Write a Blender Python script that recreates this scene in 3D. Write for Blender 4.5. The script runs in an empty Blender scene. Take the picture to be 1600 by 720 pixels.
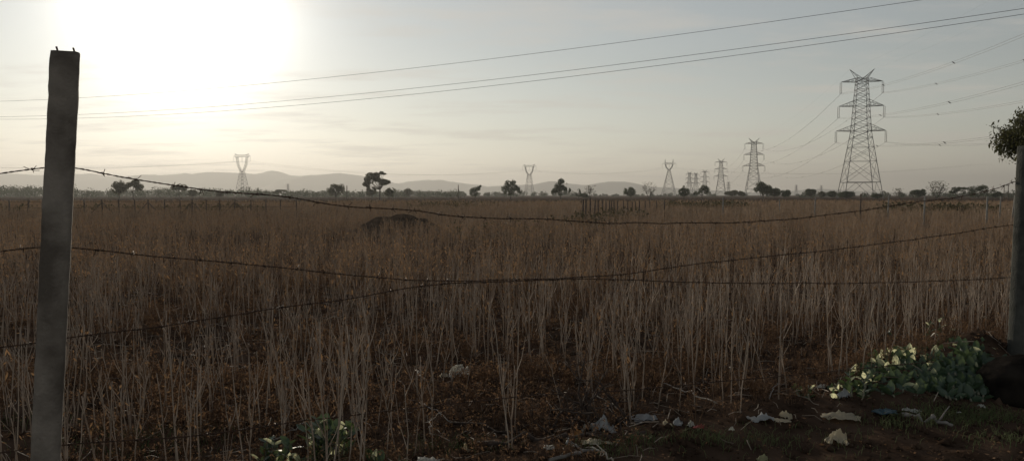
import bpy, math, random
import numpy as np
R = np.random.default_rng(7)
random.seed(7)
rad = math.radians
F = 1200.0; HOR = 304.5; CAMH = 1.6
TH = math.atan((360 - HOR) / F)
sc = bpy.context.scene
COL = sc.collection

# ------------------------------------------------------------------ noise / ground height
_perm = np.random.default_rng(3).random((257, 257))
def vnoise(x, y):
    x = np.asarray(x, float); y = np.asarray(y, float)
    xi = np.floor(x).astype(np.int64); yi = np.floor(y).astype(np.int64)
    fx = x - xi; fy = y - yi
    fx = fx * fx * (3 - 2 * fx); fy = fy * fy * (3 - 2 * fy)
    a = _perm[xi % 256, yi % 256]; b = _perm[(xi + 1) % 256, yi % 256]
    c = _perm[xi % 256, (yi + 1) % 256]; d = _perm[(xi + 1) % 256, (yi + 1) % 256]
    return (a * (1 - fx) + b * fx) * (1 - fy) + (c * (1 - fx) + d * fx) * fy - 0.5
def sstep(a, b, x):
    t = np.clip((np.asarray(x, float) - a) / (b - a), 0, 1)
    return t * t * (3 - 2 * t)
PL = np.array([-2.02, 3.40]); PR = np.array([4.17, 6.30])      # the two fence posts
FD = (PR - PL) / np.linalg.norm(PR - PL); FN = np.array([-FD[1], FD[0]])
def fence_side(x, y):          # signed distance, + is the field
    return (x - PL[0]) * FN[0] + (y - PL[1]) * FN[1]
def gh(x, y):
    x = np.asarray(x, float); y = np.asarray(y, float)
    r = np.hypot(x, y - 5)
    near = 1 - sstep(14, 30, r)
    fs = fence_side(x, y)
    z = vnoise(x * .35, y * .35) * .10 * (1 - sstep(60, 120, r)) * sstep(0, 3, r + 1)
    z = z + near * (vnoise(x * 2.3 + 9, y * 2.3) * .06 + vnoise(x * 6.1, y * 6.1 + 4) * .028 + vnoise(x * 15, y * 15) * .014)
    # ridges of old crop rows in the field
    z = z + near * sstep(.3, 1.2, fs) * .020 * np.sin(6.2832 * (y + .12 * x + .4 * vnoise(x * .6, y * .6)) / .66)
    # earth bank under the fence on the right
    z = z + .30 * sstep(2.0, 4.0, x) * np.exp(-((fs - .30) / .42) ** 2) * (1 + .5 * vnoise(x * 3, y * 3))
    z = z + .05 * np.exp(-((fs - .1) / .35) ** 2)
    return z
def ray(px, py):
    u = (px - 800) / F; v = (360 - py) / F
    return np.array([u, math.cos(TH) + v * math.sin(TH), -math.sin(TH) + v * math.cos(TH)])
def P(px, py, depth):
    d = ray(px, py); return np.array([0, 0, CAMH]) + d * (depth / d[1])
def G(px, py):
    d = ray(px, py); z = 0.0
    for _ in range(12):
        t = (z - CAMH) / d[2]
        p = d * t
        z = float(gh(p[0], p[1]))
    return np.array([p[0], p[1], z])
def onfence(px, py, off=0.0):
    """the point of the ray that lies in the vertical plane of the fence (moved off metres into the field)"""
    d = ray(px, py)
    n = FN; t = (PL @ n + off) / (d[:2] @ n)
    return np.array([0, 0, CAMH]) + d * t

# ------------------------------------------------------------------ mesh collector
class Geo:
    def __init__(s): s.V = []; s.Q = []; s.T = []; s.QM = []; s.TM = []; s.n = 0
    def add(s, V, Q=None, T=None, m=0):
        V = np.asarray(V, float).reshape(-1, 3)
        if Q is not None and len(Q):
            Q = np.asarray(Q, np.int64) + s.n; s.Q.append(Q); s.QM.append(np.full(len(Q), m))
        if T is not None and len(T):
            T = np.asarray(T, np.int64) + s.n; s.T.append(T); s.TM.append(np.full(len(T), m))
        s.V.append(V); s.n += len(V)
    def sticks(s, A, B, ra, rb, n=3, m=0, cap=False):
        A = np.asarray(A, float).reshape(-1, 3); B = np.asarray(B, float).reshape(-1, 3); N = len(A)
        if N == 0: return
        ra = np.broadcast_to(np.asarray(ra, float), (N,)); rb = np.broadcast_to(np.asarray(rb, float), (N,))
        d = B - A; d = d / (np.linalg.norm(d, axis=1, keepdims=True) + 1e-9)
        ref = np.where(np.abs(d[:, 2:3]) > .8, np.array([[1., 0, 0]]), np.array([[0, 0, 1.]]))
        u = np.cross(d, ref); u /= np.linalg.norm(u, axis=1, keepdims=True) + 1e-9
        w = np.cross(d, u)
        a = np.arange(n) * 2 * math.pi / n + .4
        c = np.cos(a)[None, :, None]; sn = np.sin(a)[None, :, None]
        ring = c * u[:, None, :] + sn * w[:, None, :]
        V = np.concatenate([A[:, None, :] + ring * ra[:, None, None], B[:, None, :] + ring * rb[:, None, None]], 1)
        i = np.arange(n); j = (i + 1) % n
        q = np.stack([i, j, j + n, i + n], 1)
        base = (np.arange(N) * 2 * n)[:, None, None]
        Q = (q[None] + base).reshape(-1, 4)
        s.add(V.reshape(-1, 3), Q, m=m)
        if cap:
            tri = []
            for k in range(N):
                for e in range(1, n - 1):
                    tri.append((k * 2 * n, k * 2 * n + e + 1, k * 2 * n + e)); tri.append((k * 2 * n + n, k * 2 * n + n + e, k * 2 * n + n + e + 1))
            s.T.append(np.array(tri) + s.n - len(V.reshape(-1, 3))); s.TM.append(np.full(len(tri), m))
    def tube(s, pts, r, n=5, m=0, cap=True):
        """one continuous tube through pts"""
        pts = np.asarray(pts, float); K = len(pts)
        r = np.broadcast_to(np.asarray(r, float), (K,))
        t = np.gradient(pts, axis=0); t /= np.linalg.norm(t, axis=1, keepdims=True) + 1e-9
        ref = np.array([0, 0, 1.]) if abs(t[:, 2]).mean() < .75 else np.array([1., 0.13, 0])
        u = np.cross(t, ref); u /= np.linalg.norm(u, axis=1, keepdims=True) + 1e-9
        w = np.cross(t, u)
        a = np.arange(n) * 2 * math.pi / n
        V = pts[:, None, :] + r[:, None, None] * (np.cos(a)[None, :, None] * u[:, None, :] + np.sin(a)[None, :, None] * w[:, None, :])
        i = np.arange(n); j = (i + 1) % n
        Q = np.concatenate([np.stack([i + k * n, j + k * n, j + k * n + n, i + k * n + n], 1) for k in range(K - 1)])
        T = []
        if cap:
            for e in range(1, n - 1):
                T.append((0, e + 1, e)); b = (K - 1) * n; T.append((b, b + e, b + e + 1))
        s.add(V.reshape(-1, 3), Q, T, m=m)
    def cards(s, C, U, W, m=0, diamond=False):
        C = np.asarray(C); N = len(C)
        if N == 0: return
        if diamond: V = np.stack([C - U, C - W * .9 - U * .1, C + U, C + W * .9 - U * .1], 1)
        else: V = np.stack([C - U - W, C + U - W, C + U + W, C - U + W], 1)
        Q = np.arange(N * 4).reshape(N, 4)
        s.add(V.reshape(-1, 3), Q, m=m)
    def box(s, x0, x1, y0, y1, z0, z1, m=0):
        V = [(x, y, z) for z in (z0, z1) for y in (y0, y1) for x in (x0, x1)]
        s.add(V, [(0, 2, 3, 1), (4, 5, 7, 6), (0, 1, 5, 4), (1, 3, 7, 5), (3, 2, 6, 7), (2, 0, 4, 6)], m=m)
    def mesh(s, name, mats, smooth=False):
        V = np.concatenate(s.V); me = bpy.data.meshes.new(name)
        Q = np.concatenate(s.Q) if s.Q else np.zeros((0, 4), np.int64)
        T = np.concatenate(s.T) if s.T else np.zeros((0, 3), np.int64)
        me.vertices.add(len(V)); me.vertices.foreach_set('co', V.astype(np.float32).ravel())
        loops = np.concatenate([Q.ravel(), T.ravel()]).astype(np.int32)
        me.loops.add(len(loops)); me.loops.foreach_set('vertex_index', loops)
        ls = np.concatenate([np.arange(len(Q)) * 4, len(Q) * 4 + np.arange(len(T)) * 3]).astype(np.int32)
        me.polygons.add(len(ls)); me.polygons.foreach_set('loop_start', ls)
        mi = np.concatenate(([np.concatenate(s.QM)] if s.QM else []) + ([np.concatenate(s.TM)] if s.TM else [])).astype(np.int32)
        me.polygons.foreach_set('material_index', mi)
        if smooth: me.polygons.foreach_set('use_smooth', np.ones(len(ls), bool))
        for m in (mats if isinstance(mats, (list, tuple)) else [mats]): me.materials.append(m)
        me.update(calc_edges=True); me.validate()
        return me
    def obj(s, name, mats, parent=None, smooth=False, loc=None):
        o = bpy.data.objects.new(name, s.mesh(name, mats, smooth)); COL.objects.link(o)
        if parent is not None: o.parent = parent
        if loc is not None: o.location = loc
        return o
def tag(o, label=None, cat=None, group=None, kind=None):
    if label: o['label'] = label
    if cat: o['category'] = cat
    if group: o['group'] = group
    if kind: o['kind'] = kind
    return o
def thing(name, label, cat, loc=(0, 0, 0), group=None):
    o = bpy.data.objects.new(name, None); COL.objects.link(o); o.location = loc; o.empty_display_size = .1
    return tag(o, label, cat, group)
def unit(n, rng=R):
    v = rng.normal(size=(n, 3)); return v / np.linalg.norm(v, axis=1, keepdims=True)

# ------------------------------------------------------------------ materials
def mat(name, col, col2=None, scale=20, rough=.85, detail=6, spec=.3, transl=0, tcol=None, bump=0, bscale=None, metal=0, objvar=0, contrast=(.35, .65), stretch=None):
    m = bpy.data.materials.new(name); m.use_nodes = True; nt = m.node_tree; N = nt.nodes; L = nt.links
    b = N['Principled BSDF']; out = N['Material Output']
    b.inputs['Roughness'].default_value = rough; b.inputs['Metallic'].default_value = metal
    b.inputs['Specular IOR Level'].default_value = spec
    b.inputs['Base Color'].default_value = (*col, 1)
    colsock = None
    if col2 is not None:
        tc = N.new('ShaderNodeTexCoord'); mp = N.new('ShaderNodeMapping'); L.new(tc.outputs['Object'], mp.inputs['Vector'])
        if stretch: mp.inputs['Scale'].default_value = stretch
        if objvar:
            oi = N.new('ShaderNodeObjectInfo'); va = N.new('ShaderNodeVectorMath'); va.operation = 'ADD'
            mu = N.new('ShaderNodeVectorMath'); mu.operation = 'SCALE'; mu.inputs['Scale'].default_value = 30
            L.new(oi.outputs['Location'], mu.inputs[0]); L.new(tc.outputs['Object'], va.inputs[0]); L.new(mu.outputs[0], va.inputs[1]); L.new(va.outputs[0], mp.inputs['Vector'])
        nz = N.new('ShaderNodeTexNoise'); nz.inputs['Scale'].default_value = scale; nz.inputs['Detail'].default_value = detail
        L.new(mp.outputs[0], nz.inputs['Vector'])
        cr = N.new('ShaderNodeValToRGB'); cr.color_ramp.elements[0].position = contrast[0]; cr.color_ramp.elements[1].position = contrast[1]
        cr.color_ramp.elements[0].color = (*col, 1); cr.color_ramp.elements[1].color = (*col2, 1)
        L.new(nz.outputs[0], cr.inputs[0]); L.new(cr.outputs[0], b.inputs['Base Color']); colsock = cr.outputs[0]
        if bump:
            n2 = N.new('ShaderNodeTexNoise'); n2.inputs['Scale'].default_value = bscale or scale * 3; n2.inputs['Detail'].default_value = 8
            L.new(mp.outputs[0], n2.inputs['Vector'])
            bp = N.new('ShaderNodeBump'); bp.inputs['Strength'].default_value = bump; bp.inputs['Distance'].default_value = .01
            L.new(n2.outputs[0], bp.inputs['Height']); L.new(bp.outputs[0], b.inputs['Normal'])
    if transl:
        t = N.new('ShaderNodeBsdfTranslucent'); t.inputs[0].default_value = (*(tcol or col), 1)
        mx = N.new('ShaderNodeMixShader'); mx.inputs[0].default_value = transl
        L.new(b.outputs[0], mx.inputs[1]); L.new(t.outputs[0], mx.inputs[2]); L.new(mx.outputs[0], out.inputs[0])
    return m
M = {}
M['soil'] = mat('soil', (.032, .021, .015), (.078, .052, .037), 3.2, .95, 10, 0.0, bump=.8, bscale=40)
M['soil_dark'] = mat('mound_soil', (.05, .037, .028), (.12, .085, .06), 4, .95, 8, 0.0, bump=.8)
M['stalk'] = mat('stalk_bark', (.23, .175, .132), (.385, .31, .245), 25, .8, 4, .25, objvar=1, stretch=(1, 1, .2))
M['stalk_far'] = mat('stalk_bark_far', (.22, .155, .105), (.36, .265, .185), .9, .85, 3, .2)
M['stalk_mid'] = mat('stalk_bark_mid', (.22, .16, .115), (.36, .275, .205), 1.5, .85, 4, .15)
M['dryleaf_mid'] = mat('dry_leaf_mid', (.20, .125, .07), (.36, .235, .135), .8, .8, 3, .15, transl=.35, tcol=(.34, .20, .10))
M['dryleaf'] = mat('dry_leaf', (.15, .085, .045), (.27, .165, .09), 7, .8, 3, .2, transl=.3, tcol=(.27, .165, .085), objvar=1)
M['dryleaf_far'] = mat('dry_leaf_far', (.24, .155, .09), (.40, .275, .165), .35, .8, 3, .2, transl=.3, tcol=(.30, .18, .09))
M['weed'] = mat('dry_weed', (.10, .060, .040), (.22, .135, .080), 5, .85, 4, .1, transl=.3, tcol=(.24, .14, .075))
M['straw'] = mat('straw', (.11, .08, .06), (.34, .28, .22), 3, .7, 3, .35)
M['grass'] = mat('grass_blade', (.08, .12, .04), (.15, .17, .07), 8, .7, 3, .3, transl=.3, tcol=(.12, .16, .05))
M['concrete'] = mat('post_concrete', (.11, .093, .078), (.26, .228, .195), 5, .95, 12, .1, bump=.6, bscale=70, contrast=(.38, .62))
M['concrete_dark'] = mat('vignette_darkened_concrete', (.045, .047, .042), (.10, .10, .09), 9, .95, 10, .1, bump=.6, bscale=90, contrast=(.3, .7))  # darker copy of the post concrete, vignetting at the frame edge put into the colour
M['rebar'] = mat('rebar', (.06, .04, .03), (.12, .07, .04), 60, .7, 4, .4, metal=.4)
M['barb'] = mat('rusty_wire', (.035, .022, .016), (.10, .055, .035), 40, .65, 4, .4, metal=.5)
M['steel'] = mat('pylon_steel', (.075, .08, .085), (.11, .115, .12), .8, .6, 3, .4, metal=.3)
M['insul'] = mat('insulator', (.16, .16, .165), (.22, .22, .22), 3, .4, 2, .5)
M['cable'] = mat('cable', (.12, .12, .12), (.16, .16, .16), 3, .5, 2, .5, metal=.5)
M['wirecab'] = mat('thin_cable', (.04, .04, .04), (.07, .07, .07), 3, .6, 2, .4)
M['wood'] = mat('post_wood', (.07, .052, .04), (.14, .11, .09), 12, .9, 6, .15, objvar=1)
M['stone'] = mat('post_stone', (.17, .16, .145), (.27, .255, .235), 5, .9, 6, .15, objvar=1)
M['bark'] = mat('tree_bark', (.055, .045, .038), (.10, .085, .07), 4, .9, 5, .15)
M['leaf'] = mat('tree_foliage', (.028, .045, .022), (.062, .080, .038), .9, .75, 3, .25, transl=.15, tcol=(.07, .10, .03), objvar=1)
M['leaf_olive'] = mat('thorn_foliage', (.050, .055, .028), (.090, .088, .045), .9, .75, 3, .25, transl=.2, tcol=(.11, .11, .04), objvar=1)
M['leaf_pale'] = mat('pale_foliage', (.065, .085, .055), (.11, .125, .08), .9, .75, 3, .25, transl=.2, tcol=(.11, .13, .06), objvar=1)
M['woods'] = mat('woods_foliage', (.035, .05, .028), (.085, .095, .055), .03, .8, 4, .2, transl=.12, tcol=(.08, .1, .04))
M['scrub'] = mat('scrub_foliage', (.055, .05, .03), (.11, .085, .055), .12, .85, 4, .15, transl=.15, tcol=(.1, .09, .04))
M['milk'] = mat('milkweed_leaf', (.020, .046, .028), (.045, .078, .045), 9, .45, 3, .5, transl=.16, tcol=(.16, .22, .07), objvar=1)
M['milkpale'] = mat('milkweed_painted_glow_leaf', (.34, .38, .22), (.46, .49, .31), 9, .45, 3, .5, transl=.62, tcol=(.80, .80, .50), objvar=1)  # pale copy of the leaf colour, sun glow painted into it
M['milkstem'] = mat('milkweed_stem', (.10, .11, .08), (.18, .17, .12), 20, .7, 3, .3)
M['branch'] = mat('dead_branch', (.030, .022, .018), (.07, .052, .042), 15, .9, 5, .15)
M['palebranch'] = mat('pale_branch', (.30, .26, .21), (.50, .45, .38), 12, .7, 4, .3)
M['greybranch'] = mat('grey_branch', (.13, .12, .11), (.24, .22, .20), 12, .8, 4, .3)
M['rock'] = mat('boulder', (.010, .009, .008), (.030, .025, .021), 6, .95, 8, 0.0, bump=.8, bscale=30)
M['hill'] = mat('hill_scrub', (.03, .04, .035), (.06, .065, .055), .004, .95, 6, .05)
def plastic(name, c, t=.4, c2=None): return mat(name, c, c2 or tuple(x * .8 for x in c), 14, .45, 5, .45, transl=min(.75, t * 1.6), tcol=c, objvar=1)
M['pwhite'] = plastic('white_plastic', (.86, .85, .80), .5)
M['pcream'] = plastic('cream_plastic', (.84, .78, .64), .5)
M['pgrey'] = plastic('grey_plastic', (.56, .57, .57), .35)
M['porange'] = plastic('orange_packet', (.50, .24, .07), .3)
M['pred'] = plastic('red_packet', (.36, .05, .045), .25)
M['pblue'] = plastic('blue_cloth', (.03, .075, .10), .1)
M['pyellow'] = plastic('yellow_packet', (.48, .46, .26), .3)

# ------------------------------------------------------------------ ground (one sheet to the horizon)
def axis(lo, hi, c, fine, step, grow=1.13):
    a = [c]; s = step
    while a[-1] < hi:
        if abs(a[-1] - c) > fine: s *= grow
        a.append(a[-1] + s)
    b = [c]; s = step
    while b[-1] > lo:
        if abs(b[-1] - c) > fine: s *= grow
        b.append(b[-1] - s)
    return np.array(sorted(set(b[1:] + a)))
gx = axis(-7600, 7600, 1.0, 7.0, .05); gy = axis(-150, 9000, 7.0, 4.5, .05)
X, Y = np.meshgrid(gx, gy, indexing='xy')
Z = gh(X, Y)
nx, ny = len(gx), len(gy)
i = (np.arange(ny - 1)[:, None] * nx + np.arange(nx - 1)[None, :]).ravel()
g = Geo(); g.add(np.stack([X, Y, Z], -1).reshape(-1, 3), np.stack([i, i + 1, i + nx + 1, i + nx], 1))
tag(g.obj('ground', M['soil'], smooth=True), 'dark reddish brown soil of the field and the verge', kind='structure')

# low earth mound in the crop
MC = P(624, 340, 30.0)
g = Geo(); n = 40
a, b = np.meshgrid(np.linspace(-1, 1, n), np.linspace(-1, 1, n))
mx = MC[0] + a * 2.5; my = 30 + b * 1.6
rr = np.hypot(a * (1 + .25 * vnoise(a * 2, b * 2)), b)
mz = gh(mx, my) + .79 * (1 - sstep(.15, .98, rr)) * (1 + .25 * vnoise(a * 5, b * 5)) + .05 * vnoise(a * 14, b * 14) * (rr < .9) - .06 * (rr > .93)
i = (np.arange(n - 1)[:, None] * n + np.arange(n - 1)[None, :]).ravel()
g.add(np.stack([mx, my, mz], -1).reshape(-1, 3), np.stack([i, i + 1, i + n + 1, i + n], 1))
tag(g.obj('earth_mound', M['soil_dark'], smooth=True), 'low dark earth mound rising out of the stalk field', kind='structure')

# hills
def ridge(pts, D, half, seed, lbl):
    pts = np.array(pts, float)
    px = np.linspace(pts[0, 0], pts[-1, 0], 260)
    py = np.interp(px, pts[:, 0], pts[:, 1])
    k = np.hanning(9); k /= k.sum(); py = np.convolve(np.pad(py, 4, mode='edge'), k, 'valid')
    H = (HOR + 1.5 - py) * D / F
    H = np.maximum(H, .5) * (1 + .05 * vnoise(px * .06 + seed, px * 0 + seed)) + vnoise(px * .3, px * 0 + seed) * D * .0005
    v = np.linspace(-1, 1, 33)
    XX = ((px - 800) / F * D)[None, :] * (1 + 0 * v[:, None]); YY = D + v[:, None] * half + 0 * XX
    prof = (1 - sstep(0, 1, np.abs(v)))[:, None]
    w = 1 + .5 * vnoise(XX / 260 + seed, YY / 260) * (np.abs(v)[:, None] > .08)
    ZZ = H[None, :] * prof * w - 3 * (np.abs(v)[:, None] > .97)
    g = Geo(); m_, n_ = ZZ.shape
    i = (np.arange(m_ - 1)[:, None] * n_ + np.arange(n_ - 1)[None, :]).ravel()
    g.add(np.stack([XX, YY, ZZ], -1).reshape(-1, 3), np.stack([i, i + 1, i + n_ + 1, i + n_], 1))
    tag(g.obj('hills', M['hill'], smooth=True), lbl, kind='structure')
ridge([(-260, 290), (-120, 280), (0, 274), (60, 275), (130, 276), (200, 279), (270, 276), (330, 270.5), (380, 272), (430, 274), (450, 277), (500, 280), (560, 290), (640, 303)], 6600, 700, 1, 'long pale ridge behind the woods on the left')
ridge([(400, 300), (440, 282), (480, 276), (512, 273), (530, 271), (560, 275), (600, 283), (622, 288), (645, 286), (665, 284), (690, 283.5), (710, 287), (740, 291), (800, 300), (830, 304)], 5900, 500, 5, 'pale rounded hills behind the lone thorn tree')
ridge([(690, 304), (740, 294), (790, 291), (830, 290), (858, 287), (880, 289), (912, 290.5), (950, 287), (975, 287.5), (1000, 291), (1040, 294), (1100, 298), (1150, 301), (1220, 304)], 5300, 450, 9, 'low blue grey hills behind the middle trees')
ridge([(1190, 304), (1230, 300), (1265, 297), (1285, 297), (1320, 299), (1400, 302), (1700, 304)], 5600, 400, 13, 'faint low hills beside the tallest pylon')

# ------------------------------------------------------------------ concrete fence posts
def post(base, top, w, d, label, seed, cm='concrete'):
    t = thing('fence_post', label, 'fence post', tuple(base), 'concrete posts of the near fence')
    base = np.array(base); top = np.array(top); ax = top - base
    fd = np.array([FD[0], FD[1], 0]); fn = np.array([FN[0], FN[1], 0])
    g = Geo(); rs = np.random.default_rng(seed)
    K = 60; c = .014
    prof = [(-w/2 + c, -d/2), (w/2 - c, -d/2), (w/2, -d/2 + c), (w/2, d/2 - c), (w/2 - c, d/2), (-w/2 + c, d/2), (-w/2, d/2 - c), (-w/2, -d/2 + c)]
    V = []
    for k in range(K + 1):
        s = k / K; o = ax * s; e = 1.0 if k < K else .975
        for q, (x, y) in enumerate(prof):
            j = rs.normal(0, .0011); 
            V.append(o + fd * (x * e + j) + fn * (y * e + rs.normal(0, .0011)) + np.array([0, 0, (.0015 * math.sin(q * 2.1) - .001 * (k == K)) if k >= K - 1 else 0]))
    Q = [(k * 8 + q, k * 8 + (q + 1) % 8, k * 8 + 8 + (q + 1) % 8, k * 8 + 8 + q) for k in range(K) for q in range(8)]
    T = [(K * 8, K * 8 + q, K * 8 + q + 1) for q in range(1, 7)]
    g.add(V, Q, T); g.obj('shaft', M[cm], t)
    for sx in (-.26, .26):
        g = Geo(); p = ax + fd * w * sx * 1.1
        g.tube([p - (0, 0, .05), p + (.001, 0, .008), p + (-.003, 0, .022)], .0042, 6); g.obj('rebar', M['rebar'], t)
    return t
lt = onfence(102.5, 82); lb_dir = onfence(71, 730)
sl = (lt - lb_dir) / (lt[2] - lb_dir[2]); lbase = lt - sl * (lt[2] + .12)
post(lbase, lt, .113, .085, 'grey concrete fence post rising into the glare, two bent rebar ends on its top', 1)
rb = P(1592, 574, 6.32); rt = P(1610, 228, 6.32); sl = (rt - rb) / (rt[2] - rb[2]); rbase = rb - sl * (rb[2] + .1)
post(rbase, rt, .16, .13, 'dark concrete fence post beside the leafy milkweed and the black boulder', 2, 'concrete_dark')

# ------------------------------------------------------------------ barbed wire
def smooth_path(pts, step=.02):
    pts = np.array(pts); s = np.r_[0, np.cumsum(np.linalg.norm(np.diff(pts, axis=0), axis=1))]
    n = int(s[-1] / step); t = np.linspace(0, s[-1], n)
    P_ = np.stack([np.interp(t, s, pts[:, k]) for k in range(3)], 1)
    k = np.hanning(17); k /= k.sum()
    for c in range(3):
        P_[:, c] = np.convolve(np.pad(P_[:, c], 8, mode='reflect', reflect_type='odd'), k, 'valid')
    return P_
def barbed(pix, label, off, seed):
    rs = np.random.default_rng(seed)
    pts = [onfence(x, y, off) for x, y in pix]
    p = smooth_path(pts); L_ = len(p)
    p[:, 2] += vnoise(np.arange(L_) * .04 + seed * 7, np.zeros(L_)) * .010 + vnoise(np.arange(L_) * .11 + seed * 7, np.ones(L_)) * .004
    org = p[L_ // 2].copy(); p = p - org
    t = thing('barbed_wire', label, 'barbed wire', tuple(org), 'barbed wires of the near fence')
    g = Geo(); ph = np.arange(L_) * .02 / .055 * 2 * math.pi
    fn = np.array([FN[0], FN[1], 0]); up = np.array([0, 0, 1.])
    for s in (0, math.pi):
        g.tube(p + .0025 * (np.cos(ph + s)[:, None] * fn + np.sin(ph + s)[:, None] * up), .0020, 5)
    g.obj('strand', M['barb'], t, smooth=True)
    barbs = []
    for v in range(5):
        g = Geo()
        a0 = np.linspace(0, 2 * math.pi * 2.2, 16)
        fd = np.array([FD[0], FD[1], 0])
        coil = np.stack([(i / 15 - .5) * .014 * fd + .0052 * (math.cos(a) * fn + math.sin(a) * up) for i, a in enumerate(a0)])
        e0 = unit(1, rs)[0]; e1 = unit(1, rs)[0]
        for e in (e0, e1): e[2] = math.copysign(max(abs(e[2]), .45), e[2])
        e1 = -e0 * .3 + e1 * .8
        e0 = e0 / np.linalg.norm(e0) * .028; e1 = e1 / np.linalg.norm(e1) * .028
        g.tube(np.vstack([coil[0] + e0, coil, coil[-1] + e1]), .0016, 4)
        f0 = np.cross(e0, fd) + e1 * .2; f0 = f0 / np.linalg.norm(f0) * .025
        g.tube(np.stack([f0 * .9 + fd * .003, fd * .003, -f0 * .5 - e0 * .5]), .0016, 4)
        barbs.append(g.mesh('barb', M['barb']))
    s = int(rs.uniform(2, 6)); k = 0
    while s < L_ - 3 and k < 98:
        o = bpy.data.objects.new('barb', barbs[int(rs.integers(5))]); COL.objects.link(o); o.parent = t
        o.location = p[s]; o.rotation_euler = (rs.uniform(0, 6), 0, rs.uniform(-.2, .2)); s += int(rs.uniform(6, 9)); k += 1
barbed([(-300, 300), (-120, 290), (0, 270), (72, 261), (97, 258), (122, 262), (180, 275), (260, 287), (340, 299), (450, 308), (490, 318), (560, 325), (640, 328), (665, 331), (700, 338), (780, 342), (850, 342), (880, 346), (960, 349), (990, 346), (1040, 349), (1150, 349), (1250, 342), (1330, 332), (1420, 318), (1500, 309), (1560, 294), (1590, 281), (1640, 292), (1750, 310)],
       'topmost barbed wire of the near fence, sagging just under the far tree line', .07, 1)
barbed([(-300, 430), (-120, 408), (0, 392), (65, 386), (90, 384), (115, 388), (240, 402), (340, 410), (450, 420), (530, 430), (640, 438), (720, 440), (870, 436), (960, 430), (1090, 412), (1200, 400), (1330, 387), (1450, 370), (1588, 350), (1640, 356), (1750, 375)],
       'second barbed wire down, rising on the right to the dark post', .072, 2)
barbed([(-300, 600), (-120, 560), (0, 541), (55, 536), (80, 532), (108, 527), (250, 510), (330, 497), (450, 478), (560, 464), (640, 449), (700, 441), (800, 438.5), (900, 434), (1000, 438), (1100, 441), (1300, 443), (1500, 438), (1585, 433), (1640, 436), (1750, 450)],
       'third barbed wire, low at the pale post and touching the second wire midway', .082, 3)
barbed([(-300, 790), (-120, 730), (0, 706), (50, 700), (75, 696), (105, 692), (260, 683), (400, 668), (600, 642), (800, 620), (1000, 608), (1240, 585), (1450, 566), (1585, 555), (1640, 558), (1750, 570)],
       'lowest barbed wire of the near fence, among the stalk bases', .07, 4)

# ------------------------------------------------------------------ dry crop stalks
def plant_geo(rs, lod):
    """one plant of the dead crop, in its own coordinates"""
    g = Geo(); ns = int(rs.integers(2, 6)) if lod == 0 else int(rs.integers(3, 6))
    for _ in range(ns):
        h = rs.uniform(.45, .93); az = rs.uniform(0, 6.28); ln = abs(rs.normal(0, .07)) + .005
        segs = 5 if lod == 0 else 2
        p = np.zeros((segs + 1, 3)); z = np.linspace(0, h, segs + 1)
        b = rs.normal(0, .105, 2); drift = np.cumsum(rs.normal(0, .0055 if lod == 0 else .010, (segs + 1, 2)), 0)
        p[:, 0] = b[0] + math.cos(az) * ln * z / h + drift[:, 0]; p[:, 1] = b[1] + math.sin(az) * ln * z / h + drift[:, 1]; p[:, 2] = z - .03
        r0 = rs.uniform(.0028, .0060); rr = np.linspace(r0, r0 * .42, segs + 1)
        if lod == 0: g.tube(p, rr, 5)
        else: g.sticks(p[:-1], p[1:], rr[:-1], rr[1:], 3)
        nt = int(rs.integers(2, 6)) if lod == 0 else 3
        for _ in range(nt):
            s = rs.uniform(.35, .95); k = s * segs; i = min(int(k), segs - 1); q = p[i] + (p[i + 1] - p[i]) * (k - i)
            a2 = rs.uniform(0, 6.28); L_ = rs.uniform(.10, .30); sp = rs.uniform(.15, .45)
            e = q + np.array([math.cos(a2) * sp * L_, math.sin(a2) * sp * L_, L_ * (1 - sp * .4)])
            mid = (q + e) / 2 + np.array([math.cos(a2), math.sin(a2), 0]) * L_ * .05
            g.sticks([q, mid], [mid, e], [.0026, .002], [.002, .0012], 3)
        nl = int(rs.integers(6, 14)) if lod == 0 else 16
        c = np.stack([np.interp(u, np.linspace(0, 1, segs + 1), p[:, k]) for k in range(3) for u in [rs.uniform(.45, 1.05, nl)]], 1) if False else None
        u = rs.beta(3, 1.4, nl)
        c = np.stack([np.interp(u, np.linspace(0, 1, segs + 1), p[:, k]) for k in range(3)], 1) + rs.normal(0, .03, (nl, 3))
        d = unit(nl, rs); d[:, 2] -= .5; w = np.cross(d, unit(nl, rs))
        kk = 1.0 if lod == 0 else 1.35
        g.cards(c, d * rs.uniform(.008, .02, (nl, 1)) * kk, w * rs.uniform(.002, .006, (nl, 1)) * kk, m=1, diamond=True)
    return g
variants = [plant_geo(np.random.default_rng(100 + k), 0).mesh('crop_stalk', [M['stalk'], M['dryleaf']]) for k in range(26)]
# positions: rows across the view
cand = []
for r_ in range(0, 40):
    for q in np.arange(-12, 12, .235):
        x = q + R.normal(0, .09); y = 3.2 + r_ * .46 + R.normal(0, .10) - .12 * x
        cand.append((x, y))
cand = np.array(cand)
fs = fence_side(cand[:, 0], cand[:, 1]); u = cand[:, 0] / cand[:, 1]
edge = .28 + .35 * vnoise(cand[:, 0] * 1.2, cand[:, 1] * 0 + 3) + .22 * sstep(.8, 2.2, cand[:, 0]) - .28 * (1 - sstep(-.6, .5, cand[:, 0]))
dens = vnoise(cand[:, 0] * .8 + 40, cand[:, 1] * .8)
keep = (fs > edge) & (np.abs(u) < .80) & (cand[:, 1] > 3.0) & (R.random(len(cand)) < .62 + .9 * dens)
_c = G(716, 590); keep &= ~((np.abs(cand[:, 0] - _c[0] * cand[:, 1] / _c[1]) < .16) & (cand[:, 1] < _c[1] + .05))
for q_ in (PL, PR): keep &= np.hypot(cand[:, 0] - q_[0], cand[:, 1] - q_[1]) > .45
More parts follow.
